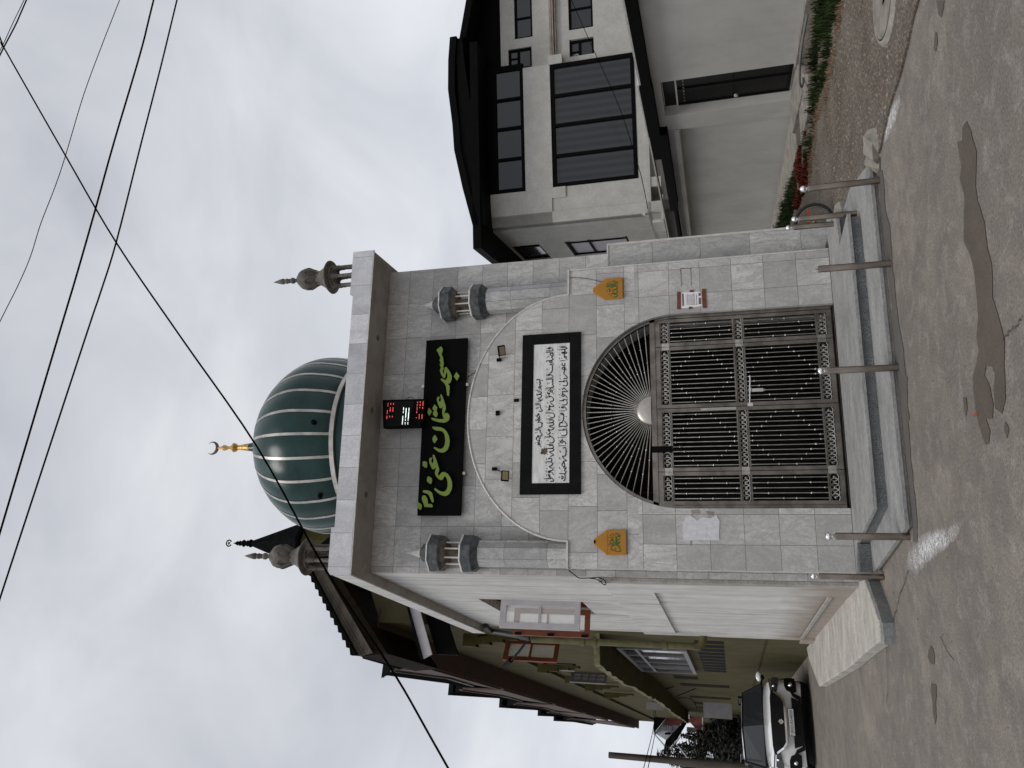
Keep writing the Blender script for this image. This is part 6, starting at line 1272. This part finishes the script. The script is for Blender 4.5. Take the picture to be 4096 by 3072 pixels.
# ======================= CARS =======================
def mkcar(label,loc,rz,letters=True):
    t=thing('parked_car',label,'car',loc); M_=Matrix.Translation(loc)@Matrix.Rotation(rz,4,'Z')@Matrix.Diagonal((1.0,1.0,0.86,1.0))
    # lower body: sections along y (0 = nose)
    def hw(y): 
        return 0.60 if y<0.001 else 0.78 if y<0.08 else 0.855 if y<0.25 else 0.895 if y<3.6 else 0.85
    secs=[(0.0,0.70,0.24,0.80),(0.05,0.80,0.22,0.93),(0.14,0.855,0.21,0.985),(0.35,0.89,0.20,1.03),(0.80,0.895,0.20,1.075),(1.15,0.895,0.20,1.10),(1.6,0.895,0.20,1.10),(3.4,0.895,0.20,1.12),(3.85,0.87,0.24,1.10),(3.99,0.80,0.30,1.0)]
    vs=[];fs=[]; prof=[]
    for y,w_,zb,zt in secs:
        ring=[(-w_*.93,zb),(-w_*.985,zb+.12),(-w_,0.55),(-w_*.99,zt-.20),(-w_*.955,zt-.09),(-w_*.86,zt-.02),(-w_*.45,zt+.012),(0,zt+.02),(w_*.45,zt+.012),(w_*.86,zt-.02),(w_*.955,zt-.09),(w_*.99,zt-.20),(w_,0.55),(w_*.985,zb+.12),(w_*.93,zb)]
        # bow the nose
        for x,z in ring: 
            bow=0.16*(abs(x)/0.9)**2.2 if y<0.3 else (0.08*(abs(x)/0.9)**2 if y<0.9 else 0)
            vs.append((x,y+bow,z))
    n=15
    for i in range(len(secs)-1):
        for k_ in range(n-1): fs.append((i*n+k_,i*n+k_+1,(i+1)*n+k_+1,(i+1)*n+k_))
    fs.append(tuple(range(n))); fs.append(tuple((len(secs)-1)*n+k_ for k_ in range(n-1,-1,-1)))
    b=MB(M_); b.add(vs,fs); body=b.build('body',m_carw,t,True)
    sd_=body.modifiers.new('s','SUBSURF'); sd_.levels=1; sd_.render_levels=1
    def Y(x,y0): return y0+0.16*(abs(x)/0.9)**2.2
    def patch(pts,off,mat,name,parent=body,th=0.02,y0=0.0):
        # a piece that follows the bowed nose: split the outline on x
        b=MB(M_); nn=len(pts); c=(sum(p[0] for p in pts)/nn,sum(p[1] for p in pts)/nn)
        P=[]
        for i in range(nn):
            p=pts[i];q2=pts[(i+1)%nn]; k_=max(1,int(abs(q2[0]-p[0])/0.08))
            for j_ in range(k_): P.append((p[0]+(q2[0]-p[0])*j_/k_,p[1]+(q2[1]-p[1])*j_/k_))
        m_=len(P); vs=[(x,Y(x,y0)-off+lean(z),z) for x,z in P]+[(x,Y(x,y0)+th+lean(z),z) for x,z in P]
        b.add(vs,[tuple(range(m_))]+[(i,(i+1)%m_,(i+1)%m_+m_,i+m_) for i in range(m_)])
        bm=bmesh.new(); o=b.build(name,mat,parent); bm.from_mesh(o.data); bmesh.ops.triangulate(bm,faces=[f for f in bm.faces if len(f.verts)>4]); bm.to_mesh(o.data); bm.free(); return o
    def lean(z): return 0.0 if z<0.72 else (z-0.72)*0.22
    patch([(-.62,.925),(-.50,.73),(-.40,.645),(.40,.645),(.50,.73),(.62,.925),(.45,.955),(0,.965),(-.45,.955)],0.016,m_carb,'grille')
    patch([(-.60,.86),(-.50,.70),(-.41,.63),(-.37,.615),(.37,.615),(.41,.63),(.50,.70),(.60,.86),(.57,.875),(.47,.725),(.38,.66),(-.38,.66),(-.47,.725),(-.57,.875)],0.028,m_chrome,'chrome_strip')
    for s_ in (-1,1):
        patch([(s_*.61,.935),(s_*.555,.80),(s_*.62,.77),(s_*.87,.72),(s_*.885,.86),(s_*.84,.96)],0.016,m_headl,'headlight',y0=0.02)
        patch([(s_*.60,.905),(s_*.84,.935),(s_*.875,.87),(s_*.86,.845),(s_*.83,.905),(s_*.62,.885)],0.02,m_chrome,'light_brow',y0=0.02)
        hb=MB(M_); hb.sphere((s_*.70,Y(.70,0.0)+.02,.845),0.035,10,8); hb.build('lamp_bulb',m_chrome,body,True)
        patch([(s_*.60,.33),(s_*.56,.42),(s_*.62,.56),(s_*.70,.60),(s_*.84,.60),(s_*.87,.55),(s_*.87,.40),(s_*.80,.33)],0.014,m_carb,'fog_lamp_housing')
        fb=MB(M_); fb.sphere((s_*.735,Y(.735,-.012),.46),0.048,12,8,(1,.6,1)); fb.build('fog_lamp',m_chrome,body,True)
    patch([(-.62,.50),(-.50,.43),(-.44,.30),(.44,.30),(.50,.43),(.62,.50),(.55,.37),(.50,.245),(-.50,.245),(-.55,.37)],0.012,m_carb,'lower_grille')
    patch([(-.48,.47),(-.42,.29),(.42,.29),(.48,.47)],0.010,m_carb,'lower_grille')
    pl2=MB(M_); pl2.box(-.25,.25,-.045,-.020,.445,.560); pp_=pl2.build('number_plate',m_plate,body,bevel=0.004)
    if letters:
        cu=bpy.data.curves.new('t','FONT'); cu.body='JK01AS4850'; cu.size=0.098; cu.align_x='CENTER'; cu.align_y='CENTER'; cu.space_character=1.02; cu.extrude=0.001
        to=bpy.data.objects.new('t',cu); col.objects.link(to); bpy.context.view_layer.update()
        dg=bpy.context.evaluated_depsgraph_get(); me=bpy.data.meshes.new_from_object(to.evaluated_get(dg)); bpy.data.objects.remove(to)
        xs_=[v.co.x for v in me.vertices]; sc_=0.43/(max(xs_)-min(xs_)); q2=MB(M_)
        q2.add([(v.co.x*sc_+0.012,-.047-v.co.z,0.502+v.co.y*0.98) for v in me.vertices],[tuple(p.vertices) for p in me.polygons]); q2.build('plate_text',m_ink,pp_) ; bpy.data.meshes.remove(me)
        fr_=MB(M_); fr_.box(-.258,.258,-.043,-.030,.437,.444).box(-.258,.258,-.043,-.030,.561,.568).box(-.258,-.2505,-.043,-.03,.437,.568).box(.2505,.258,-.043,-.03,.437,.568).box(-.238,-.222,-.0475,-.045,.505,.53); fr_.build('plate_frame',m_black,pp_)
    # folded S-shaped badge
    bd=MB(M_); bd.prism([(-.055,.745),(-.005,.800),(.045,.765),(.020,.745),(-.004,.763),(-.022,.750),(.03,.712),(.0,.712)],-.035,-.02).prism([(.055,.735),(.005,.680),(-.045,.715),(-.020,.735),(.004,.717),(.022,.730),(-.03,.768),(0,.768)],-.034,-.021); bd.build('badge',m_chrome,body)
    # greenhouse
    G_=[(1.0,0.80,1.09,0.80,1.09),(1.75,0.70,1.54,0.66,1.55),(2.2,0.69,1.60,0.6,1.62),(3.2,0.68,1.60,0.58,1.61),(3.8,0.72,1.30,0.6,1.30),(3.92,0.80,1.10,0.7,1.10)]
    b=MB(M_); vs=[];fs=[]
    for y,w_,zt,_,_2 in G_:
        vs+=[(-max(w_,.80)-.03,y,1.06),(-w_,y,zt-.04),(-w_*.8,y,zt),(0,y-(.05 if y<2 else 0),zt+.02),(w_*.8,y,zt),(w_,y,zt-.04),(max(w_,.80)+.03,y,1.06)]
    for i in range(len(G_)-1):
        for k_ in range(6): fs.append((i*7+k_,i*7+k_+1,(i+1)*7+k_+1,(i+1)*7+k_))
    b.add(vs,fs); b.build('cabin',m_carw,t,True)
    # windscreen
    b=MB(M_); b.add([(-.82,.96,1.09),(.82,.96,1.09),(.69,1.66,1.555),(-.69,1.66,1.555),(0,0.86,1.105),(0,1.56,1.60)],[(0,4,5,3),(4,1,2,5)]); o=b.build('windscreen',m_glass,t)
    b.v=[]; 
    fr_=MB(M_); fr_.tube([(-.83,.96,1.085),(-.70,1.67,1.56)],0.030,6).tube([(.83,.96,1.085),(.70,1.67,1.56)],0.030,6).tube([(-.83,.95,1.085),(0,.85,1.09),(.83,.95,1.085)],0.028,6).tube([(-.69,1.66,1.56),(0,1.56,1.605),(.69,1.66,1.56)],0.018,6); fr_.build('windscreen_surround',m_carb,o)
    for x0_ in (-.05,.55):
        wp=MB(M_); wp.tube([(x0_,.90,1.10),(x0_-.45,1.02,1.14)],0.009,5); wp.build('wiper',m_black,o)
    for s_ in (-1,1):
        b=MB(M_); b.add([(s_*.845,1.15,1.13),(s_*.85,3.5,1.13),(s_*.72,3.3,1.50),(s_*.72,1.80,1.50)],[(0,1,2,3)]); b.build('side_window',m_glass,t)
        b=MB(M_); b.sphere((s_*1.02,1.15,1.13),0.11,12,8,(1.0,.5,.75)); mo=b.build('mirror',m_carw,t,True); b=MB(M_); b.tube([(s_*.86,1.18,1.08),(s_*.95,1.16,1.08)],0.03,6).sphere((s_*1.0,1.14,1.06),0.06,8,6); b.build('mirror_stalk',m_carb,mo)
        b=MB(M_); b.tube([(s_*.66,1.9,1.66),(s_*.64,3.2,1.65)],0.018,6).box(s_*.66-.02,s_*.66+.02,1.95,2.0,1.58,1.66).box(s_*.64-.02,s_*.64+.02,3.1,3.15,1.58,1.66); b.build('roof_rail',m_black,t)
        for y in (0.82,3.28):
            wl=MB(M_); wl.torus((s_*.79,y,.33),.24,.095,28,10,'x'); wo=wl.build('wheel',m_tyre,t,True); rm=MB(M_); rm.lathe([(0,0),(0.2,0)],(0,0,0),4); rm=MB(M_@Matrix.Translation((s_*.86,y,.33))@Matrix.Rotation(R(90),4,'Y')); rm.lathe([(0,-.02),(0.19,-.02),(0.19,.02),(0,.02)],(0,0,0),24); rm.build('rim',m_steel,wo,True)
            ar=MB(M_); ar.torus((s_*.885,y,.36),.37,.03,24,6,'x',R(-5),R(185)); ar.build('wheel_arch',m_carb,t,True)
    for s_ in (-1,1):
        sk_=MB(M_); sk_.box(s_*.90-.02,s_*.90+.02,1.2,2.9,.2,.40); sk_.build('side_skirt',m_carb,t)
    b=MB(M_); b.box(-.80,.80,.25,3.8,.16,.24); b.build('underside',m_carb,t)
    return t
mkcar('white compact SUV with black grille and chrome strip parked nose-out along the olive wall',(-2.60,17.75,0.0),R(14))
mkcar('white car half hidden behind the parked SUV and the timber pole',(-5.35,26.2,0.0),R(12),False)

# ======================= BACKGROUND LEFT =======================
FR['D']=((-10.0,59.2),9.6)
fh=thing('far_house','far house with white gable, dark roof slopes, barred window and red sheet wall','house',(-10.0,59.2,0))
def DP(lst): 
    out=[]
    for p in lst:
        v=FM('D').inverted()@Vector(p); out.append((v.x,v.z))
    return out
Mk=[[(-9.984, 59.164, 6.822), (-8.792, 59.352, 5.902), (-9.349, 59.267, 5.122), (-10.379, 59.096, 6.036)], [(-8.851, 59.344, 6.866), (-8.791, 59.352, 5.885), (-10.02, 59.157, 6.85), (-10.024, 59.157, 6.905)], [(-9.989, 59.163, 6.904), (-9.984, 59.164, 6.822), (-10.678, 59.042, 6.095), (-10.718, 59.035, 6.177)], [(-8.897, 59.337, 5.958), (-8.791, 59.352, 5.885), (-10.019, 59.158, 6.822), (-9.962, 59.167, 6.877)], [(-10.731, 59.033, 6.15), (-10.354, 59.1, 6.036), (-9.077, 59.309, 4.791), (-9.097, 59.306, 4.71), (-10.883, 59.005, 5.855), (-11.223, 58.941, 6.183)], [(-8.767, 59.356, 5.901), (-8.618, 59.378, 5.542), (-9.052, 59.313, 4.79), (-9.377, 59.263, 5.177), (-9.372, 59.264, 5.884), (-9.367, 59.264, 6.212)], [(-9.396, 59.26, 6.267), (-9.385, 59.261, 5.694), (-9.758, 59.201, 5.662), (-9.771, 59.199, 6.245)], [(-9.881, 59.181, 6.165), (-9.868, 59.183, 5.811), (-9.992, 59.162, 5.813), (-10.005, 59.16, 6.167)], [(-11.223, 58.941, 6.183), (-9.99, 59.162, 5.029), (-10.036, 59.155, 4.976), (-11.07, 58.97, 5.75)], [(-11.223, 58.941, 6.183), (-11.17, 58.951, 6.129), (-11.509, 58.886, 5.784), (-11.562, 58.876, 5.838)]]
for nm,pl_,y0,y1,mt_ in (('gable_wall',Mk[0],0,.3,m_farw),('roof_slope',Mk[1],-.6,3,m_sheet),('verge_board',Mk[2],-.8,-.5,m_farw),('verge_board',Mk[3],-.8,-.61,m_farw),('lower_roof',Mk[4],-1.0,2,m_sheet),('red_sheet_wall',Mk[5],-.3,-.05,m_brick_r),('window',Mk[6],-.12,-.02,m_glass),('vent',Mk[7],-.1,-.02,m_black),('snow_board',Mk[8],-1.3,-1.02,m_farw),('verge_board',Mk[9],-1.3,-1.01,m_farw)):
    b=MB('D'); b.prism(DP(pl_),y0,y1); o=b.build({'snow_board':'eave_board'}.get(nm,nm),mt_,fh)
    if nm=='window':
        q2=DP(pl_); x0=min(p[0] for p in q2);x1=max(p[0] for p in q2);z0=min(p[1] for p in q2);z1=max(p[1] for p in q2); g_=MB('D')
        for k_ in range(1,6): x=x0+(x1-x0)*k_/6; g_.box(x-.015,x+.015,-.17,-.14,z0,z1)
        for k_ in range(1,4): z=z0+(z1-z0)*k_/4; g_.box(x0,x1,-.17,-.14,z-.015,z+.015)
        g_.build('window_bars',m_farw,o)
fb_=MB('D'); fb_.box(-3,4,0.31,4,0,4.0); fb_.build('lower_wall',m_brick_r,fh)
rd_=thing('red_roofed_house','dark red sheeted house seen under the end of the street canopy','house',(-9.0,51,0))
Mr=[[(-7.149, 51.506, 4.088), (-7.098, 51.513, 3.22), (-7.849, 51.404, 3.385), (-8.258, 51.34, 3.7), (-7.851, 51.404, 4.107)], [(-7.071, 51.517, 4.251), (-7.061, 51.518, 4.086), (-7.717, 51.424, 4.057), (-7.708, 51.425, 4.268)], [(-8.162, 51.355, 4.233), (-8.167, 51.355, 3.627), (-8.401, 51.317, 3.588), (-8.423, 51.313, 4.263)], [(-7.367, 51.475, 3.322), (-7.363, 51.476, 3.252), (-8.275, 51.337, 3.307), (-8.279, 51.337, 3.362)], [(-7.082, 51.515, 1.464), (-7.063, 51.518, 1.144), (-7.797, 51.412, 1.182), (-7.688, 51.428, 1.494)]]
FR['D2']=((Mr[0][0][0],Mr[0][0][1]),9.6)
for nm,pl_,mt_ in (('red_wall',Mr[0],m_brick_r),('white_window',Mr[1],m_farw),('porch',Mr[2],m_wood),('pipe',Mr[3],m_farw),('gate_panel',Mr[4],m_brick_r)):
    b=MB('D2'); b.prism([((FM('D2').inverted()@Vector(p)).x,p[2]) for p in pl_],-.1 if nm!='red_wall' else 0,.3); b.build(nm,mt_,rd_)
b=MB('D2'); b.box(-4,1.5,0.31,1.2,0,2.6); b.build('lower_wall',m_brick_r,rd_)
# evergreen trees in front of the far house
def tree(loc,h,rad,label,seed):
    rr=random.Random(seed); t=thing('evergreen_tree',label,'tree',loc,'dark evergreens in front of the far house')
    b=MB(); x,y,z=loc; b.tube([(x,y,z),(x+.05,y,z+h*.5),(x,y,z+h*.92)],[.16,.10,.02],7)
    for k_ in range(14):
        a=rr.uniform(0,2*PI); zz=z+h*rr.uniform(.2,.85); r_=rad*(1-(zz-z)/h)*1.0; b.tube([(x,y,zz),(x+r_*math.cos(a),y+r_*math.sin(a),zz-.15)],[.03,.008],4)
    b.build('trunk',m_bark,t,True)
    b=MB()
    for k_ in range(1500):
        u=rr.random()**0.7; zz=z+h*(0.10+0.90*(1-u)*1.0); r_=rad*(u*0.95+.06)*rr.uniform(.35,1.1)*(1+.25*math.sin(zz*5+seed)); a=rr.uniform(0,2*PI)
        c=Vector((x+r_*math.cos(a),y+r_*math.sin(a),zz)); s_=rr.uniform(.07,.17); d=Vector((rr.uniform(-1,1),rr.uniform(-1,1),rr.uniform(-.8,.3))).normalized(); e_=d.orthogonal().normalized()
        b.add([c-e_*s_*.4,c+e_*s_*.4,c+d*s_*1.6],[(0,1,2)])
    b.build('crown',m_needle,t); return t
TR=[(-8.225, 43.224), (-7.664, 45.357), (-7.666, 42.311), (-7.297, 46.43), (-8.607, 43.15), (-8.93, 47.162)]
for i,(p,h_,r_,lb) in enumerate(((TR[0],5.4,1.3,'tallest dark evergreen, left of the timber pole in front of the far gable'),(TR[1],4.3,1.0,'slim dark evergreen below the white gable, nearest the red-roofed house'),(TR[2],4.6,1.2,'dark evergreen standing between the tallest and the slim one'),(TR[3],3.2,1.0,'low dark evergreen behind the mirror of the parked SUV'),(TR[4],4.8,1.3,'dark evergreen at the far left beyond the timber pole'),(TR[5],4.0,1.2,'dark evergreen directly behind the timber pole'))):
    tree((p[0],p[1],0.0),h_,r_,lb,40+i)
hg=MB(); rr=random.Random(77)
for k_ in range(5000):
    c=Vector((rr.uniform(-16,-6.0),rr.uniform(49,51),rr.uniform(0,2.9))); d=Vector((rr.uniform(-1,1),rr.uniform(-1,1),rr.uniform(-1,1))).normalized(); e_=d.orthogonal().normalized(); s_=rr.uniform(.1,.22); hg.add([c-e_*s_,c+e_*s_,c+d*s_*1.8],[(0,1,2)])
stuff(hg.build('hedge',m_needle),'dark unkempt thicket behind the evergreens at the end of the street','hedge')
# timber poles
PL=[(-4.234, 21.589, 4.708), (-4.258, 21.584, 1.042)]
pt_=Vector(PL[0]);pb_=Vector(PL[1]); d_=(pb_-pt_); pbase=pt_+d_*((pt_.z+0.05)/(-d_.z))
po=thing('utility_pole','leaning grey timber utility pole with insulators in front of the second white car','utility pole',(pbase.x,pbase.y,0))
b=MB(); b.tube([pbase,pt_],[.105,.075],12); b.build('shaft',m_pole,po,True)
IN=[(-4.004, 21.633, 2.204), (-4.085, 21.617, 2.226), (-4.043, 21.625, 2.138), (-4.095, 21.615, 2.13)]
b=MB(); c0=pt_+d_*0.55; b.tube([c0,Vector(IN[0])+Vector((0,0,.02))],0.018,6); b.build('bracket',m_black,po,True)
for p in IN:
    b=MB(); b.lathe([(0.0,-.05),(0.03,-.04),(0.018,-.01),(0.03,.02),(0.0,.04)],p,10); b.build('insulator',m_farw,po,True)
wire('stay_wire',[(-3.912, 21.649, 2.942),(-4.18, 21.599, 2.703)],0.014,'pale stay rod slanting up from the timber pole against the dark trees','rod',m_farw)
PL2=[(-5.093, 25.496, 3.149), (-5.108, 25.493, 1.698)]
v0=Vector(PL2[0]);v1=Vector(PL2[1]); dd=v1-v0; vb=v0+dd*((v0.z)/(-dd.z))
tag(MB().tube([vb,v0],[.08,.06],10).build('timber_prop',m_pole,None,True),'shorter timber prop leaning just left of the utility pole','prop')
for i,(a_,c_,lb) in enumerate((((-5.254, 39.653, 5.196),(-4.073, 19.581, 3.617),'upper of the two service wires running from the canopy over the pole'),((-5.251, 39.654, 5.14),(-4.066, 19.582, 3.517),'lower of the two service wires running from the canopy over the pole'))):
    A_=Vector(a_);C_=Vector(c_); mid=(A_+C_)/2+Vector((0,0,-.15)); wire('service_wire',crv([A_,mid,C_]),0.011,lb,'wire')
wire('service_wire',crv([(-4.834, 29.608, 2.747),(-4.53, 25.602, 2.582),(-4.183, 21.599, 2.496)]),0.010,'wire sagging from the timber pole in front of the dark trees','wire')
wire('service_wire',crv([(-4.533, 29.656, 1.517),(-4.445, 25.617, 1.961),(-4.036, 21.627, 2.408)]),0.008,'thin wire running from the insulators down towards the parked car','wire')

# ======================= OVERHEAD CABLES =======================
def cable(lst,y,r,label):
    pts=[(x,y,z) for x,z in lst]
    d0=Vector(pts[0])-Vector(pts[1]); d1=Vector(pts[-1])-Vector(pts[-2]); pts=[tuple(Vector(pts[0])+d0.normalized()*3)]+pts+[tuple(Vector(pts[-1])+d1.normalized()*3)]
    b=MB(); b.tube(crv(pts,5),r,8); return tag(b.build('overhead_cable',m_cable,None,True),label,'cable','cables strung over the street')
cable([(7.223, 11.063), (7.036, 10.947), (5.17, 9.52), (3.864, 8.505), (2.594, 7.398), (1.324, 6.275), (0.113, 5.386), (-0.82, 4.59), (-1.581, 4.023)],7.0,0.0105,'black cable slanting in front of the dome and the left eave corner')
cable([(7.963, 9.138), (7.097, 9.215), (5.709, 9.408), (4.73, 9.524), (3.82, 9.64), (2.933, 9.767), (0.459, 10.118)],7.6,0.0120,'thickest near-vertical cable, second from the mosque')
cable([(7.881, 8.734), (6.799, 8.831), (5.585, 8.958), (4.195, 9.097), (3.474, 9.22), (2.906, 9.332), (-0.309, 9.935)],7.6,0.0105,'sagging cable nearest to the mosque dome')
cable([(9.15, 10.814), (8.307, 11.011), (7.41, 11.196), (6.352, 11.33), (5.814, 11.421), (5.206, 11.563), (4.671, 11.639), (4.216, 11.768), (3.644, 11.982)],8.6,0.0062,'thin kinked cable between the thick cables and the corner pair')
cable([(8.112, 11.119), (7.728, 11.217), (7.356, 11.352), (7.034, 11.46)],7.3,0.0095,'thick cable clipping the highest corner of the view')
cable([(8.789, 11.951), (8.36, 12.086), (7.986, 12.192), (7.658, 12.322)],7.9,0.0055,'thin cable beside the thick one in the highest corner of the view')
wire('drop_wire',crv([(x,15.0,z) for x,z in [(13.277, 4.495), (11.761, 3.954), (10.239, 3.407), (8.712, 3.013), (8.22, 2.915), (7.714, 2.84)]]),0.008,'thin service wire crossing in front of the big window of the grey house','wire')
